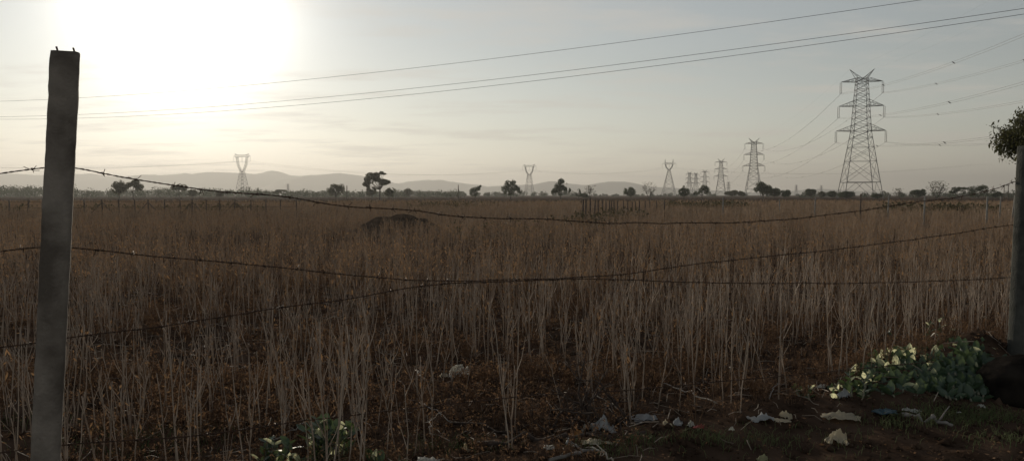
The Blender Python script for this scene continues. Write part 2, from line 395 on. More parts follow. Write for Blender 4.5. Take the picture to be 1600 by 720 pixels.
keep &= ~((cand[:, 1] < 3.8) & (cand[:, 0] < -1.6))
cand = cand[keep]
infr = np.abs(cand[:, 0] / cand[:, 1]) < .70
order = np.argsort(cand[:, 1] + 100 * (~infr))
front = cand[order[:300]]; NEARY = front[:, 1].max()
for x, y in front:
    o = bpy.data.objects.new('crop_stalk', variants[int(R.integers(len(variants)))]); COL.objects.link(o)
    o.location = (x, y, float(gh(x, y)) - .01); s = R.uniform(.82, 1.12)
    o.scale = (1, 1, s); o.rotation_euler = (R.normal(0, .035), R.normal(0, .035), R.uniform(0, 6.28))
    tag(o, 'thin grey dry crop plant standing in the front rows of the field', 'crop plant', 'dry crop plants in the front rows')
# the rest of the field
def bake(geos, xy, rs, smin=.82, smax=1.14):
    G_ = Geo()
    arr = []
    for q in geos:
        V = np.concatenate(q.V); Q = np.concatenate(q.Q); QM = np.concatenate(q.QM); arr.append((V, Q, QM))
    pick = rs.integers(len(arr), size=len(xy)); z = gh(xy[:, 0], xy[:, 1]); out = []
    for k, (V, Q, QM) in enumerate(arr):
        I = np.where(pick == k)[0]
        if not len(I): continue
        a = rs.uniform(0, 6.28, len(I)); s = rs.uniform(smin, smax, len(I)) * (1 + .25 * vnoise(xy[I, 0] * .12, xy[I, 1] * .12)); lx = rs.normal(0, .04, len(I)); ly = rs.normal(0, .04, len(I))
        ca, sa = np.cos(a)[:, None], np.sin(a)[:, None]
        xx = V[None, :, 0] * ca - V[None, :, 1] * sa + lx[:, None] * V[None, :, 2]; yy = V[None, :, 0] * sa + V[None, :, 1] * ca + ly[:, None] * V[None, :, 2]
        W = np.stack([xx + xy[I, 0][:, None], yy + xy[I, 1][:, None], V[None, :, 2] * s[:, None] + z[I][:, None] - .01], -1)
        QQ = (Q[None] + (np.arange(len(I)) * len(V))[:, None, None]).reshape(-1, 4)
        G_.V.append(W.reshape(-1, 3)); G_.Q.append(QQ + G_.n); G_.QM.append(np.tile(QM, len(I))); G_.n += len(I) * len(V)
    return G_
rest = cand[order[300:]]; rest = rest[rest[:, 1] < 16]
def scatter(y0, y1, dens, rs, row=.46):
    A = .80 * (y1 ** 2 - y0 ** 2); n = int(A * dens)
    y = np.sqrt(rs.uniform(y0 ** 2, y1 ** 2, n)); x = y * rs.uniform(-.80, .80, n)
    y = np.round((y + .12 * x) / row) * row - .12 * x + rs.normal(0, .10, n)
    k = (np.hypot((x - MC[0]) / 1.9, (y - 29.6) / 1.2) > 1) & (fence_side(x, y) > .6)
    # thinner and patchy areas
    k &= rs.random(n) < .75 + .7 * vnoise(x * .15 + 7, y * .15)
    return np.stack([x, y], 1)[k]
mid_geos = [plant_geo(np.random.default_rng(200 + k), 1) for k in range(16)]
edge_rest = cand[order[300:]]
edge_rest = edge_rest[(edge_rest[:, 1] < NEARY) | True]
lastrow = 16.0
pts_mid = np.concatenate([edge_rest[edge_rest[:, 1] < lastrow], scatter(lastrow, 36, 5.0, R)])
g = bake(mid_geos, pts_mid, R)
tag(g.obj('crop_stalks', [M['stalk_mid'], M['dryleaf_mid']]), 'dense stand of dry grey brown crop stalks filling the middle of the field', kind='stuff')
def far_plant(rs, k):
    g = Geo()
    for _ in range(3):
        b = rs.normal(0, .05, 2); t = b + rs.normal(0, .10, 2); h = rs.uniform(.55, .88)
        g.sticks([(b[0], b[1], 0)], [(t[0], t[1], h)], .006 * k, .004 * k, 3)
    n = 5; c = np.stack([rs.normal(0, .09, n), rs.normal(0, .09, n), rs.uniform(.4, .85, n)], 1)
    d = unit(n, rs); w = np.cross(d, unit(n, rs))
    g.cards(c, d * .022 * k, w * .010 * k, m=1, diamond=True)
    return g
pf = scatter(36, 78, 4.2, R)
g = bake([far_plant(np.random.default_rng(300 + k), 1.5) for k in range(10)], pf, R)
g2 = bake([far_plant(np.random.default_rng(330 + k), 3.0) for k in range(10)], scatter(78, 108, 2.2, R), R)
g.V += g2.V; g.Q += [q + g.n for q in g2.Q]; g.QM += g2.QM
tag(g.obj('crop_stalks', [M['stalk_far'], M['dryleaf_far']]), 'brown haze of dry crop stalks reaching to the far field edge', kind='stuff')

# undergrowth of dry weeds, straw on the soil, grass on the verge
def weeds(n, y0, y1, rs, hmax):
    y = np.sqrt(rs.uniform(y0 ** 2, y1 ** 2, n)); x = y * rs.uniform(-.78, .78, n)
    k = (fence_side(x, y) > rs.normal(.35, .2, n) - 1.0 * (1 - sstep(-.4, 1.0, x))) & (rs.random(n) < .5 + 1.3 * vnoise(x * .9, y * .9 + 5)); x, y = x[k], y[k]; n = len(x)
    z = gh(x, y); B = np.stack([x, y, z], 1)
    g = Geo()
    for j in range(13):
        a = rs.uniform(0, 6.28, n); L_ = rs.uniform(.06, hmax, n); sp = rs.uniform(.2, 1.0, n)
        D1 = np.stack([np.cos(a) * sp * .5, np.sin(a) * sp * .5, np.ones(n)], 1) * L_[:, None] * .55
        a2 = a + rs.normal(0, .6, n)
        D2 = np.stack([np.cos(a2) * sp, np.sin(a2) * sp, rs.uniform(-.2, .8, n)], 1) * L_[:, None] * .5
        O = B + rs.normal(0, .03, (n, 3)) * (1, 1, 0)
        g.sticks(O, O + D1, .0018, .0014, 3); g.sticks(O + D1, O + D1 + D2, .0014, .0008, 3)
        for f in (.3, .75, 1.0):
            c = O + D1 + D2 * f + rs.normal(0, .008, (n, 3)); d = unit(n, rs); w = np.cross(d, unit(n, rs))
            g.cards(c, d * rs.uniform(.006, .016, (n, 1)), w * rs.uniform(.003, .007, (n, 1)), diamond=True)
    return g
g = weeds(5200, 3.6, 15, R, .32)
g2 = weeds(2600, 3.3, 6.8, R, .22)
g.V += g2.V; g.Q += [q + g.n for q in g2.Q]; g.QM += g2.QM
tag(g.obj('dry_weeds', M['weed']), 'wispy reddish brown dead weeds between the stalk bases', kind='stuff')
def straws(n, rs, y0=3.5, y1=16):
    y = np.sqrt(rs.uniform(y0 ** 2, y1 ** 2, n)); x = y * rs.uniform(-.78, .78, n)
    k = fence_side(x, y) > -.5 + .9 * rs.random(n) - .8 * (1 - sstep(-.4, 1.2, x)); x, y = x[k], y[k]; n = len(x)
    a = rs.uniform(0, 6.28, n); L_ = rs.gamma(2, .045, n) + .03
    dx, dy = np.cos(a) * L_, np.sin(a) * L_
    A = np.stack([x, y, gh(x, y) + rs.uniform(.004, .035, n)], 1); B = np.stack([x + dx, y + dy, gh(x + dx, y + dy) + rs.uniform(.004, .06, n)], 1)
    Mi = (A + B) / 2 + rs.normal(0, .008, (n, 3)) + (0, 0, .006)
    g = Geo(); r = rs.uniform(.0012, .0034, n); g.sticks(A, Mi, r, r, 4); g.sticks(Mi, B, r, r * .7, 4)
    return g
tag(straws(6000, R).obj('straw_litter', M['straw']), 'broken bits of stalk lying on the soil', kind='stuff')
def crumbs(n, rs):
    g = Geo(); x = rs.uniform(-4, 5.5, n); y = rs.uniform(3.4, 9, n)
    k = np.abs(x / y) < .75; x, y = x[k], y[k]; n = len(x)
    c = np.stack([x, y, gh(x, y) + .006], 1); d = unit(n, rs); d[:, 2] *= .4; w = np.cross(d, unit(n, rs))
    g.cards(c, d * rs.uniform(.006, .02, (n, 1)), w * rs.uniform(.004, .012, (n, 1)), diamond=True)
    return g
tag(crumbs(9000, R).obj('leaf_litter', M['weed']), 'small dead leaves strewn over the dark soil', kind='stuff')
def clods(n, rs):
    g = Geo(); x = rs.uniform(-3.5, 5.5, n); y = rs.uniform(3.4, 9, n)
    k = (np.abs(x / y) < .75); x, y = x[k], y[k]; n = len(x)
    base = np.array([(1, 0, 0), (0, 1, 0), (-1, 0, 0), (0, -1, 0), (0, 0, 1), (0, 0, -1)], float)
    tri = np.array([(0, 1, 4), (1, 2, 4), (2, 3, 4), (3, 0, 4), (1, 0, 5), (2, 1, 5), (3, 2, 5), (0, 3, 5)])
    s = rs.gamma(1.6, .006, n) + .004
    V = base[None] * s[:, None, None] * rs.uniform(.6, 1.3, (n, 6, 3)); V += np.stack([x, y, gh(x, y) + s * .2], 1)[:, None]
    g.add(V.reshape(-1, 3), None, (tri[None] + (np.arange(n) * 6)[:, None, None]).reshape(-1, 3))
    return g
tag(clods(9000, R).obj('soil_crumbs', M['soil']), 'crumbs and clods of brown soil on the verge', kind='stuff')
def grasst(spots, rs):
    g = Geo()
    for px, py, rx, n in spots:
        c = G(px, py); x = c[0] + rs.normal(0, rx, n); y = c[1] + rs.normal(0, rx * .5, n)
        B = np.stack([x, y, gh(x, y)], 1); a = rs.uniform(0, 6.28, n); L_ = rs.uniform(.02, .075, n)
        T1 = B + np.stack([np.cos(a) * .25, np.sin(a) * .25, np.ones(n)], 1) * L_[:, None] * .6
        T2 = T1 + np.stack([np.cos(a) * .7, np.sin(a) * .7, np.ones(n) * .5], 1) * L_[:, None] * .6
        g.sticks(B, T1, .0018, .0015, 3); g.sticks(T1, T2, .0015, .0005, 3)
    return g
tag(grasst([(1005, 690, .10, 90), (1092, 683, .10, 90), (1120, 690, .08, 60), (1195, 690, .1, 50), (1480, 652, .20, 380), (1540, 650, .15, 260), (1420, 660, .2, 200), (1590, 690, .2, 200), (960, 705, .15, 130), (1250, 700, .3, 120), (700, 700, .2, 160), (180, 700, .3, 200), (60, 660, .2, 120), (300, 690, .3, 160)], R).obj('grass', M['grass']),
    'short green grass tufts on the verge', kind='stuff')

# ------------------------------------------------------------------ foreground plants
LEAFP = np.array([(0, 0, 0), (.12, .16, .01), (.38, .27, .02), (.66, .24, .02), (.88, .11, .005), (1, 0, -.01), (.88, -.11, .005), (.66, -.24, .02), (.38, -.27, .02), (.12, -.16, .01), (.5, 0, -.035)], float)
LEAFT = [(10, k, (k + 1) % 10) for k in range(10)]
def leaf(g, base, d, nrm, L_, wid=1.0):
    d = d / np.linalg.norm(d); s = np.cross(nrm, d); s /= np.linalg.norm(s) + 1e-9; n2 = np.cross(d, s)
    bend = -.12
    V = base + L_ * (LEAFP[:, 0:1] * d + LEAFP[:, 1:2] * wid * s + (LEAFP[:, 2:3] * 1.6 + bend * LEAFP[:, 0:1] ** 2) * n2)
    g.add(V, None, LEAFT)
def milkweed(origin, tips, label, rs, lsize=(.07, .12), name='milkweed_shrub', pale=.12, spread=.65):
    t = thing(name, label, 'shrub', tuple(origin), None)
    st = Geo(); lf = Geo(); lp = Geo(); o = np.array(origin)
    for tp in tips:
        tp = np.array(tp); gr = np.array([tp[0], tp[1] - .05, float(gh(tp[0], tp[1] - .05))]); o_ = (gr - o) * spread
        e = tp - o - o_; n = 9
        s = np.linspace(0, 1, n)[:, None]
        lift = np.array([0, 0, 1.]) * np.linalg.norm(e) * .16
        p = e * s + lift * (s * (1 - s)) * 1.2 + rs.normal(0, .006, (n, 3)) * s
        p = p + o_
        st.tube(p, np.linspace(.008, .0035, n), 6)
        k = 0; L_ = np.linalg.norm(e); step = .042; f = .15
        while f < 1.02:
            q = np.array([np.interp(min(f, 1), s[:, 0], p[:, c]) for c in range(3)])
            a0 = k * math.pi / 2 + rs.uniform(-.4, .4)
            tdir = e / L_; s1 = np.cross(tdir, (0.1, 0.2, 1.)); s1 /= np.linalg.norm(s1) + 1e-9; s2 = np.cross(tdir, s1)
            for sg in (0, math.pi):
                r_ = math.cos(a0 + sg) * s1 + math.sin(a0 + sg) * s2
                d = r_ * rs.uniform(.6, 1.1) + tdir * rs.uniform(.2, .8) + np.array([0, 0, rs.uniform(.1, .8)]) + rs.normal(0, .18, 3)
                nn = np.cross(np.cross(d, tdir + (0, 0, .4)), d) + rs.normal(0, .35, 3); nn /= np.linalg.norm(nn)
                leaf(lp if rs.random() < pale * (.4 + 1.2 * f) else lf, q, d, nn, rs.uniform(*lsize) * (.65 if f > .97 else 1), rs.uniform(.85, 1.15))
            f += step / L_ * rs.uniform(.8, 1.3); k += 1
    st.obj('stem', M['milkstem'], t, smooth=True); lf.obj('leaves', M['milk'], t)
    if lp.n: tag(lp.obj('painted_glow_leaves', M['milkpale'], t), 'leaves with sun glow painted in as pale yellow green')
    return t
rs = np.random.default_rng(21)
def tipset(px0, px1, ytop, n, D0, D1):
    out = []
    for k in range(n):
        f = (k + .5) / n; px = px0 + (px1 - px0) * f + rs.normal(0, 6); out.append(P(px, np.interp(f, np.linspace(0, 1, len(ytop)), ytop) + rs.uniform(0, 26), rs.uniform(D0, D1)))
    return out
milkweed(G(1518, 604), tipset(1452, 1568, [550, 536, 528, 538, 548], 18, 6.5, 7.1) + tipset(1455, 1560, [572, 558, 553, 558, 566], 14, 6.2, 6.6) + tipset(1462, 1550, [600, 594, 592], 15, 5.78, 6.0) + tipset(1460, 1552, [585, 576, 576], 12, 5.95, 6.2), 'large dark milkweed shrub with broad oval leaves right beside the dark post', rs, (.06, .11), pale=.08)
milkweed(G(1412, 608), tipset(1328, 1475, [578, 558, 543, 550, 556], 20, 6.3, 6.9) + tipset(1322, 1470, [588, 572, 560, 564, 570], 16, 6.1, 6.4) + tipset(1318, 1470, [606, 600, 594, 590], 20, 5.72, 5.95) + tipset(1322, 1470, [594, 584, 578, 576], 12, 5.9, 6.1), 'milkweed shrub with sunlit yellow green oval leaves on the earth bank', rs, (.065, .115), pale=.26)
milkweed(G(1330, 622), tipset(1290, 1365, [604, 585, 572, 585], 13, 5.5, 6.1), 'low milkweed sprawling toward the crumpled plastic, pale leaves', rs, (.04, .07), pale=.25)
milkweed(G(1256, 635), tipset(1238, 1268, [590, 596, 600], 2, 5.6, 5.9), 'small sparse milkweed sprig with few upright pale leaves', rs, (.04, .06), 'milkweed_sprig')
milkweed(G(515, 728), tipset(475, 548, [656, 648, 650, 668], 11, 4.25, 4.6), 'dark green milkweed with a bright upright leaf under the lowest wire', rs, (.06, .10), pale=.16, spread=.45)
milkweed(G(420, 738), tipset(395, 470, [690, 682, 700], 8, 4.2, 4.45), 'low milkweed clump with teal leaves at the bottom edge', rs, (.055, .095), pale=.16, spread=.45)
milkweed(G(598, 738), tipset(575, 628, [712, 706, 702], 3, 4.35, 4.6), 'small milkweed clump with one long cream leaf', rs, (.06, .10))
milkweed(G(1455, 540), [P(1452, 505, 7.6), P(1470, 498, 7.9), P(1487, 515, 7.7), P(1390, 520, 7.8)], 'dark leafy sprig standing among the stalks behind the milkweed bank', rs, (.05, .08), 'leafy_sprig')

# heap of thorny dead brush
rs = np.random.default_rng(33)
t = thing('thorn_brush', 'tangled heap of black thorny dead branches among the litter', 'dead brush', tuple(G(925, 685)))
o = G(925, 685); g = Geo(); th = Geo()
def curve(a, b, sag, n=10, jit=.012):
    a = np.array(a); b = np.array(b); s = np.linspace(0, 1, n)[:, None]
    return a + (b - a) * s + np.array(sag) * (4 * s * (1 - s)) + rs.normal(0, jit, (n, 3)) * (s * (1 - s) * 4)
br = [((960, 690, 5.0), (835, 655, 5.2)), ((970, 682, 5.1), (868, 610, 5.3)), ((945, 690, 5.0), (880, 565, 5.5)), ((905, 680, 5.2), (917, 548, 5.4)), ((900, 695, 5.0), (985, 625, 5.4)),
      ((880, 695, 5.0), (960, 600, 5.5)), ((870, 680, 5.1), (1000, 660, 5.2)), ((985, 676, 5.1), (900, 590, 5.6)), ((850, 690, 5.0), (925, 635, 5.3)), ((930, 692, 4.9), (1000, 640, 5.3)),
      ((700, 660, 5.3), (880, 690, 4.9)), ((955, 680, 5.1), (862, 640, 5.0)), ((900, 690, 5.1), (860, 585, 5.6)), ((975, 690, 5.0), (935, 605, 5.5)), ((880, 692, 4.9), (820, 668, 5.2)), ((910, 690, 5.0), (950, 575, 5.6))]
for (a, b) in br:
    p = curve(P(*a), P(*b), (rs.normal(0, .03), rs.normal(0, .03), rs.uniform(.0, .09)), jit=.014) - o
    g.tube(p, np.linspace(rs.uniform(.008, .013), .0026, len(p)), 6)
    for _ in range(5):
        k = int(rs.integers(2, 9)); d = unit(1, rs)[0] * .14 + (p[9] - p[5]) * .5; d[2] = abs(d[2])
        q = curve(p[k], p[k] + d, (0, 0, .01), 5, .008); g.tube(q, np.linspace(.0035, .001, 5), 4)
        g.sticks(q[1:4], q[1:4] + unit(3, rs) * .03, .001, .0003, 3)
    g.sticks(p[2:9], p[2:9] + unit(7, rs) * .035, .0013, .0003, 3)
g.obj('branch', M['branch'], t)
# single branches and sticks
def stick(name, a, b, r0, r1, m, label, cat, sag=(0, 0, .01), seed=1, jit=.01):
    global rs
    rs = np.random.default_rng(seed); o = np.array(a)
    p = curve(a, b, sag, 12, jit) - o
    g = Geo(); g.tube(p, np.linspace(r0, r1, 12), 7)
    for k in (4, 8):
        g.tube(curve(p[k], p[k] + unit(1, rs)[0] * (abs(r1) * 14) , (0, 0, 0), 4, .002), np.linspace(r1 * .8, r1 * .3, 4), 5)
    return tag(g.obj(name, m, None, smooth=True, loc=tuple(o)), label, cat)
up = np.array([0, 0, .012])
stick('bleached_stick', G(924, 702) + up, G(958, 722) + up, .007, .006, M['palebranch'], 'short bleached stick lying crosswise on the verge in front of the brush', 'stick', seed=2)
stick('grey_branch', G(858, 722) + up, G(930, 708) + up * 1.6, .011, .009, M['greybranch'], 'thick grey branch lying at the bottom edge beside the bleached stick', 'branch', seed=3, jit=.004)
stick('fallen_log', G(745, 700) + up * 2, G(1010, 678) + up, .022, .014, M['branch'], 'long dark fallen branch lying along the litter strip', 'log', seed=4, jit=.03)
stick('curved_twig', P(672, 676, 4.95), P(690, 644, 5.2), .004, .002, M['palebranch'], 'bright curved twig arching up from the weeds', 'twig', (-.03, 0, .02), 5)
stick('leaning_stick', G(1120, 632) + up, P(1034, 597, 6.2), .006, .004, M['palebranch'], 'pale dry stick leaning across the stalk bases behind the red packet', 'stick', (0, 0, .0), 6)
stick('long_twig', P(400, 706, 4.9), P(485, 655, 5.0), .007, .004, M['greybranch'], 'long grey brown twig slanting over the low milkweeds', 'twig', seed=7)
stick('slanting_twig', P(705, 660, 5.1), P(655, 628, 5.6), .004, .003, M['greybranch'], 'thin twig slanting down toward the dark fallen branch', 'twig', seed=8)
stick('bent_twig', P(925, 610, 5.9), P(975, 638, 5.4), .0045, .002, M['palebranch'], 'pale bent twig caught in the thorny brush', 'twig', (0, 0, -.03), 9)
stick('split_stick', P(650, 578, 6.6), P(664, 594, 6.3), .006, .004, M['palebranch'], 'short bright stick caught upright left of the torn white bag', 'stick', seed=10)
stick('dry_switch', P(1140, 573, 6.9), P(1198, 597, 6.4), .004, .002, M['palebranch'], 'thin pale switch hanging over the stalks beyond the litter', 'twig', (0, 0, .02), 11)
stick('arched_twig', G(1202, 625) + up, P(1232, 601, 6.0), .004, .002, M['greybranch'], 'arched grey twig beside the small milkweed sprig', 'twig', (-.02, 0, .05), 12)
stick('mud_root', G(1410, 618) + up, G(1490, 607) + up * 2, .016, .010, M['greybranch'], 'dull root lying on the bank under the milkweed leaves', 'root', seed=13, jit=.02)

# boulder
g = Geo(); rs = np.random.default_rng(5); n1, n2 = 28, 18
c = G(1622, 640); c[1] += .22
th_ = np.linspace(0, 2 * math.pi, n1, endpoint=False); ph = np.linspace(-1.5, 1.5, n2)
V = []
for p_ in ph:
    for a in th_:
        d = np.array([math.cos(p_) * math.cos(a), math.cos(p_) * math.sin(a), math.sin(p_)])
        r = 1 + .22 * float(vnoise(d[0] * 1.6 + 5, d[1] * 1.6 + d[2] * 2)) + .08 * float(vnoise(d[0] * 5 + 5, d[1] * 5 + d[2] * 4))
        sgn = np.sign(d) * np.abs(d) ** .8
        V.append(sgn * (r + .07 * float(vnoise(d[0] * 9 + 3, d[1] * 9 + d[2] * 8))) * (.27, .24, .205))
Q = [(k * n1 + a, k * n1 + (a + 1) % n1, (k + 1) * n1 + (a + 1) % n1, (k + 1) * n1 + a) for k in range(n2 - 1) for a in range(n1)]
T = [((n2 - 1) * n1, (n2 - 1) * n1 + a, (n2 - 1) * n1 + a + 1) for a in range(1, n1 - 1)]
g.add(V, Q, T)
tag(g.obj('boulder', M['rock'], smooth=True, loc=(c[0], c[1], c[2] + .13)), 'near black rounded boulder at the foot of the dark concrete post', 'boulder')

# ------------------------------------------------------------------ litter
def crumple(name, px, py, w, h, m, label, cat, seed, tent=.4, yaw=None, lift=0.0, group=None):
    rs = np.random.default_rng(seed); n = 15; c = G(px, py)
    s = c[1] / F; W = w * s * .82; Hh = h * s * .85
    a, b = np.meshgrid(np.linspace(-1, 1, n), np.linspace(-1, 1, n))
    ang = np.arctan2(b, a); rim = 1 + .35 * vnoise(np.cos(ang) * 1.6 + seed, np.sin(ang) * 1.6)
    sq = np.maximum(np.abs(a), np.abs(b)) / (np.hypot(a, b) + 1e-6)
    sh = .55 + .45 * sq
    x = a * W / 2 * rim * sh; y = b * max(W * .38, Hh * .5) * rim * sh
    rr = np.clip(np.hypot(a, b) * sh, 0, 1)
    px_, py_ = rs.uniform(-.4, .4, 2)
    peak = np.exp(-(((a - px_) ** 2 + (b - py_) ** 2) / .8))
    fold = np.abs(vnoise(a * 2.2 + seed * 3, b * 2.2)) * 1.4 + np.abs(vnoise(a * 4.5, b * 4.5 + seed)) * .7
    z = Hh * (tent * (peak - .25) * (1 + 1.1 * vnoise(a * 1.7 + seed, b * 1.7 + 3)) + .75 * fold * (1 - .35 * rr) + .22 * vnoise(a * 9 + seed, b * 9)) * 1.05 + .004
    x = x + W * .10 * vnoise(a * 3 + 9, b * 3 + seed); y = y + W * .10 * vnoise(a * 3 + 19, b * 3 + seed)
    g = Geo(); i = (np.arange(n - 1)[:, None] * n + np.arange(n - 1)[None, :]).ravel()
    g.add(np.stack([x, y, z], -1).reshape(-1, 3), np.stack([i, i + 1, i + n + 1, i + n], 1))
    o = g.obj(name, m, loc=(c[0], c[1], c[2] + lift)); o.rotation_euler = (0, 0, rs.uniform(-.5, .5) if yaw is None else yaw)
    md = o.modifiers.new('Solidify', 'SOLIDIFY'); md.thickness = .0012
    return tag(o, label, cat, group)
crumple('plastic_bag', 1305, 692, 40, 30, M['pcream'], 'large pale translucent plastic bag alone on bare soil of the verge', 'plastic bag', 41, .45, 0)
crumple('plastic_bag', 716, 590, 40, 30, M['pwhite'], 'torn white plastic bag standing up among the stalk bases', 'plastic bag', 42, .6, 0)
crumple('plastic_wrapper', 698, 588, 22, 8, M['pcream'], 'flat cream wrapper scrap lying against the torn white bag', 'wrapper', 22, .2)
crumple('plastic_bag', 943, 676, 52, 30, M['pgrey'], 'crumpled greyish white bag under the thorny brush', 'plastic bag', 3, .8, .2)
crumple('white_scrap', 917, 672, 24, 16, M['pwhite'], 'bright folded scrap tucked between the orange packet and the greyish bag', 'plastic scrap', 31, .7)
crumple('packet', 900, 682, 22, 15, M['porange'], 'orange brown snack packet beside the thorny brush', 'packet', 4, .7)
crumple('food_wrapper', 925, 692, 40, 8, M['pcream'], 'long beige wrapper in front of the orange packet', 'wrapper', 5, .3)
crumple('food_wrapper', 948, 693, 18, 6, M['pcream'], 'small beige wrapper right of the long beige one', 'wrapper', 6, .3)
crumple('plastic_cup', 889, 694, 14, 10, M['pgrey'], 'squashed grey cup at the left end of the beige wrappers', 'cup', 7, .8)
crumple('paper_scrap', 858, 700, 22, 7, M['pwhite'], 'white paper scrap lying left of the grey branch', 'paper', 8, .3)
crumple('plastic_scrap', 898, 697, 10, 5, M['pwhite'], 'tiny white scrap just behind the bleached stick', 'plastic scrap', 9, .3)
crumple('paper_sheet', 1006, 656, 50, 14, M['pgrey'], 'bluish grey plastic sheet lying flat between stalk bases', 'plastic sheet', 10, .3)
crumple('plastic_scrap', 1043, 666, 18, 12, M['pcream'], 'first dull cream scrap left of the red packet', 'plastic scrap', 11, .7)
crumple('plastic_scrap', 1059, 663, 18, 13, M['pgrey'], 'bluish white folded scrap between the cream scrap and the red packet', 'plastic scrap', 12, .8)
crumple('paper_cup', 1080, 665, 12, 10, M['pwhite'], 'small white cup piece touching the red packet', 'cup', 13, .9)
crumple('packet', 1093, 669, 20, 9, M['pred'], 'dark red packet lying on the verge soil', 'packet', 14, .6)
crumple('plastic_scrap', 1060, 643, 10, 5, M['pwhite'], 'tiny bright scrap behind the bluish white folded scrap', 'plastic scrap', 15, .5)
crumple('plastic_scrap', 1143, 673, 10, 8, M['pwhite'], 'small pinkish white scrap on bare soil right of the red packet', 'plastic scrap', 16, .8)
crumple('plastic_sheet', 1190, 657, 46, 15, M['pgrey'], 'crumpled bluish clear film at the edge of the stalks', 'plastic film', 17, .5)
crumple('plastic_bag', 1228, 652, 22, 14, M['pcream'], 'balled cream bag between the clear film and the long crumpled bag', 'plastic bag', 18, .8)
crumple('paper_scrap', 1222, 658, 30, 5, M['pcream'], 'flat cream strip trailing from the balled cream bag', 'paper', 19, .2)
crumple('plastic_bag', 1312, 650, 64, 14, M['pcream'], 'long crumpled cream bag stretched in front of the low milkweed', 'plastic bag', 20, .4, 0)
crumple('plastic_scrap', 1318, 620, 24, 14, M['pgrey'], 'light blue plastic piece at the foot of the low milkweed', 'plastic scrap', 21, .6)
crumple('white_strip', 1288, 606, 26, 8, M['pwhite'], 'white plastic strip hanging at the left of the low milkweed', 'plastic strip', 23, .5)
crumple('rag', 1382, 644, 48, 11, M['pblue'], 'dark teal rag lying on the verge', 'rag', 24, .4, 0)
crumple('paper_scrap', 1424, 643, 34, 9, M['pwhite'], 'pinkish white paper right of the dark teal rag', 'paper', 25, .4)
crumple('paper_scrap', 1533, 637, 16, 7, M['pwhite'], 'white paper scrap on the shaded soil below the boulder', 'paper', 26, .6)
crumple('paper_scrap', 1498, 645, 10, 3, M['pwhite'], 'tiny flat white scrap in the grass below the milkweed', 'paper', 27, .3)
crumple('packet', 1192, 720, 20, 12, M['pyellow'], 'yellowish packet standing at the bottom edge of the verge', 'packet', 28, .8)
crumple('plastic_scrap', 670, 722, 46, 12, M['pwhite'], 'torn white plastic at the bottom edge right of the long cream leaf', 'plastic scrap', 29, .6)
crumple('plastic_scrap', 728, 706, 18, 14, M['pcream'], 'greyish cream scrap at the left end of the fallen branch', 'plastic scrap', 30, .8)
crumple('plastic_scrap', 588, 640, 14, 5, M['pgrey'], 'dull scrap lying between stalks above the fallen branch', 'plastic scrap', 32, .5)
crumple('plastic_scrap', 1535, 500, 16, 6, M['pcream'], 'pale scrap caught in the stalks behind the milkweed', 'plastic scrap', 34, .5)

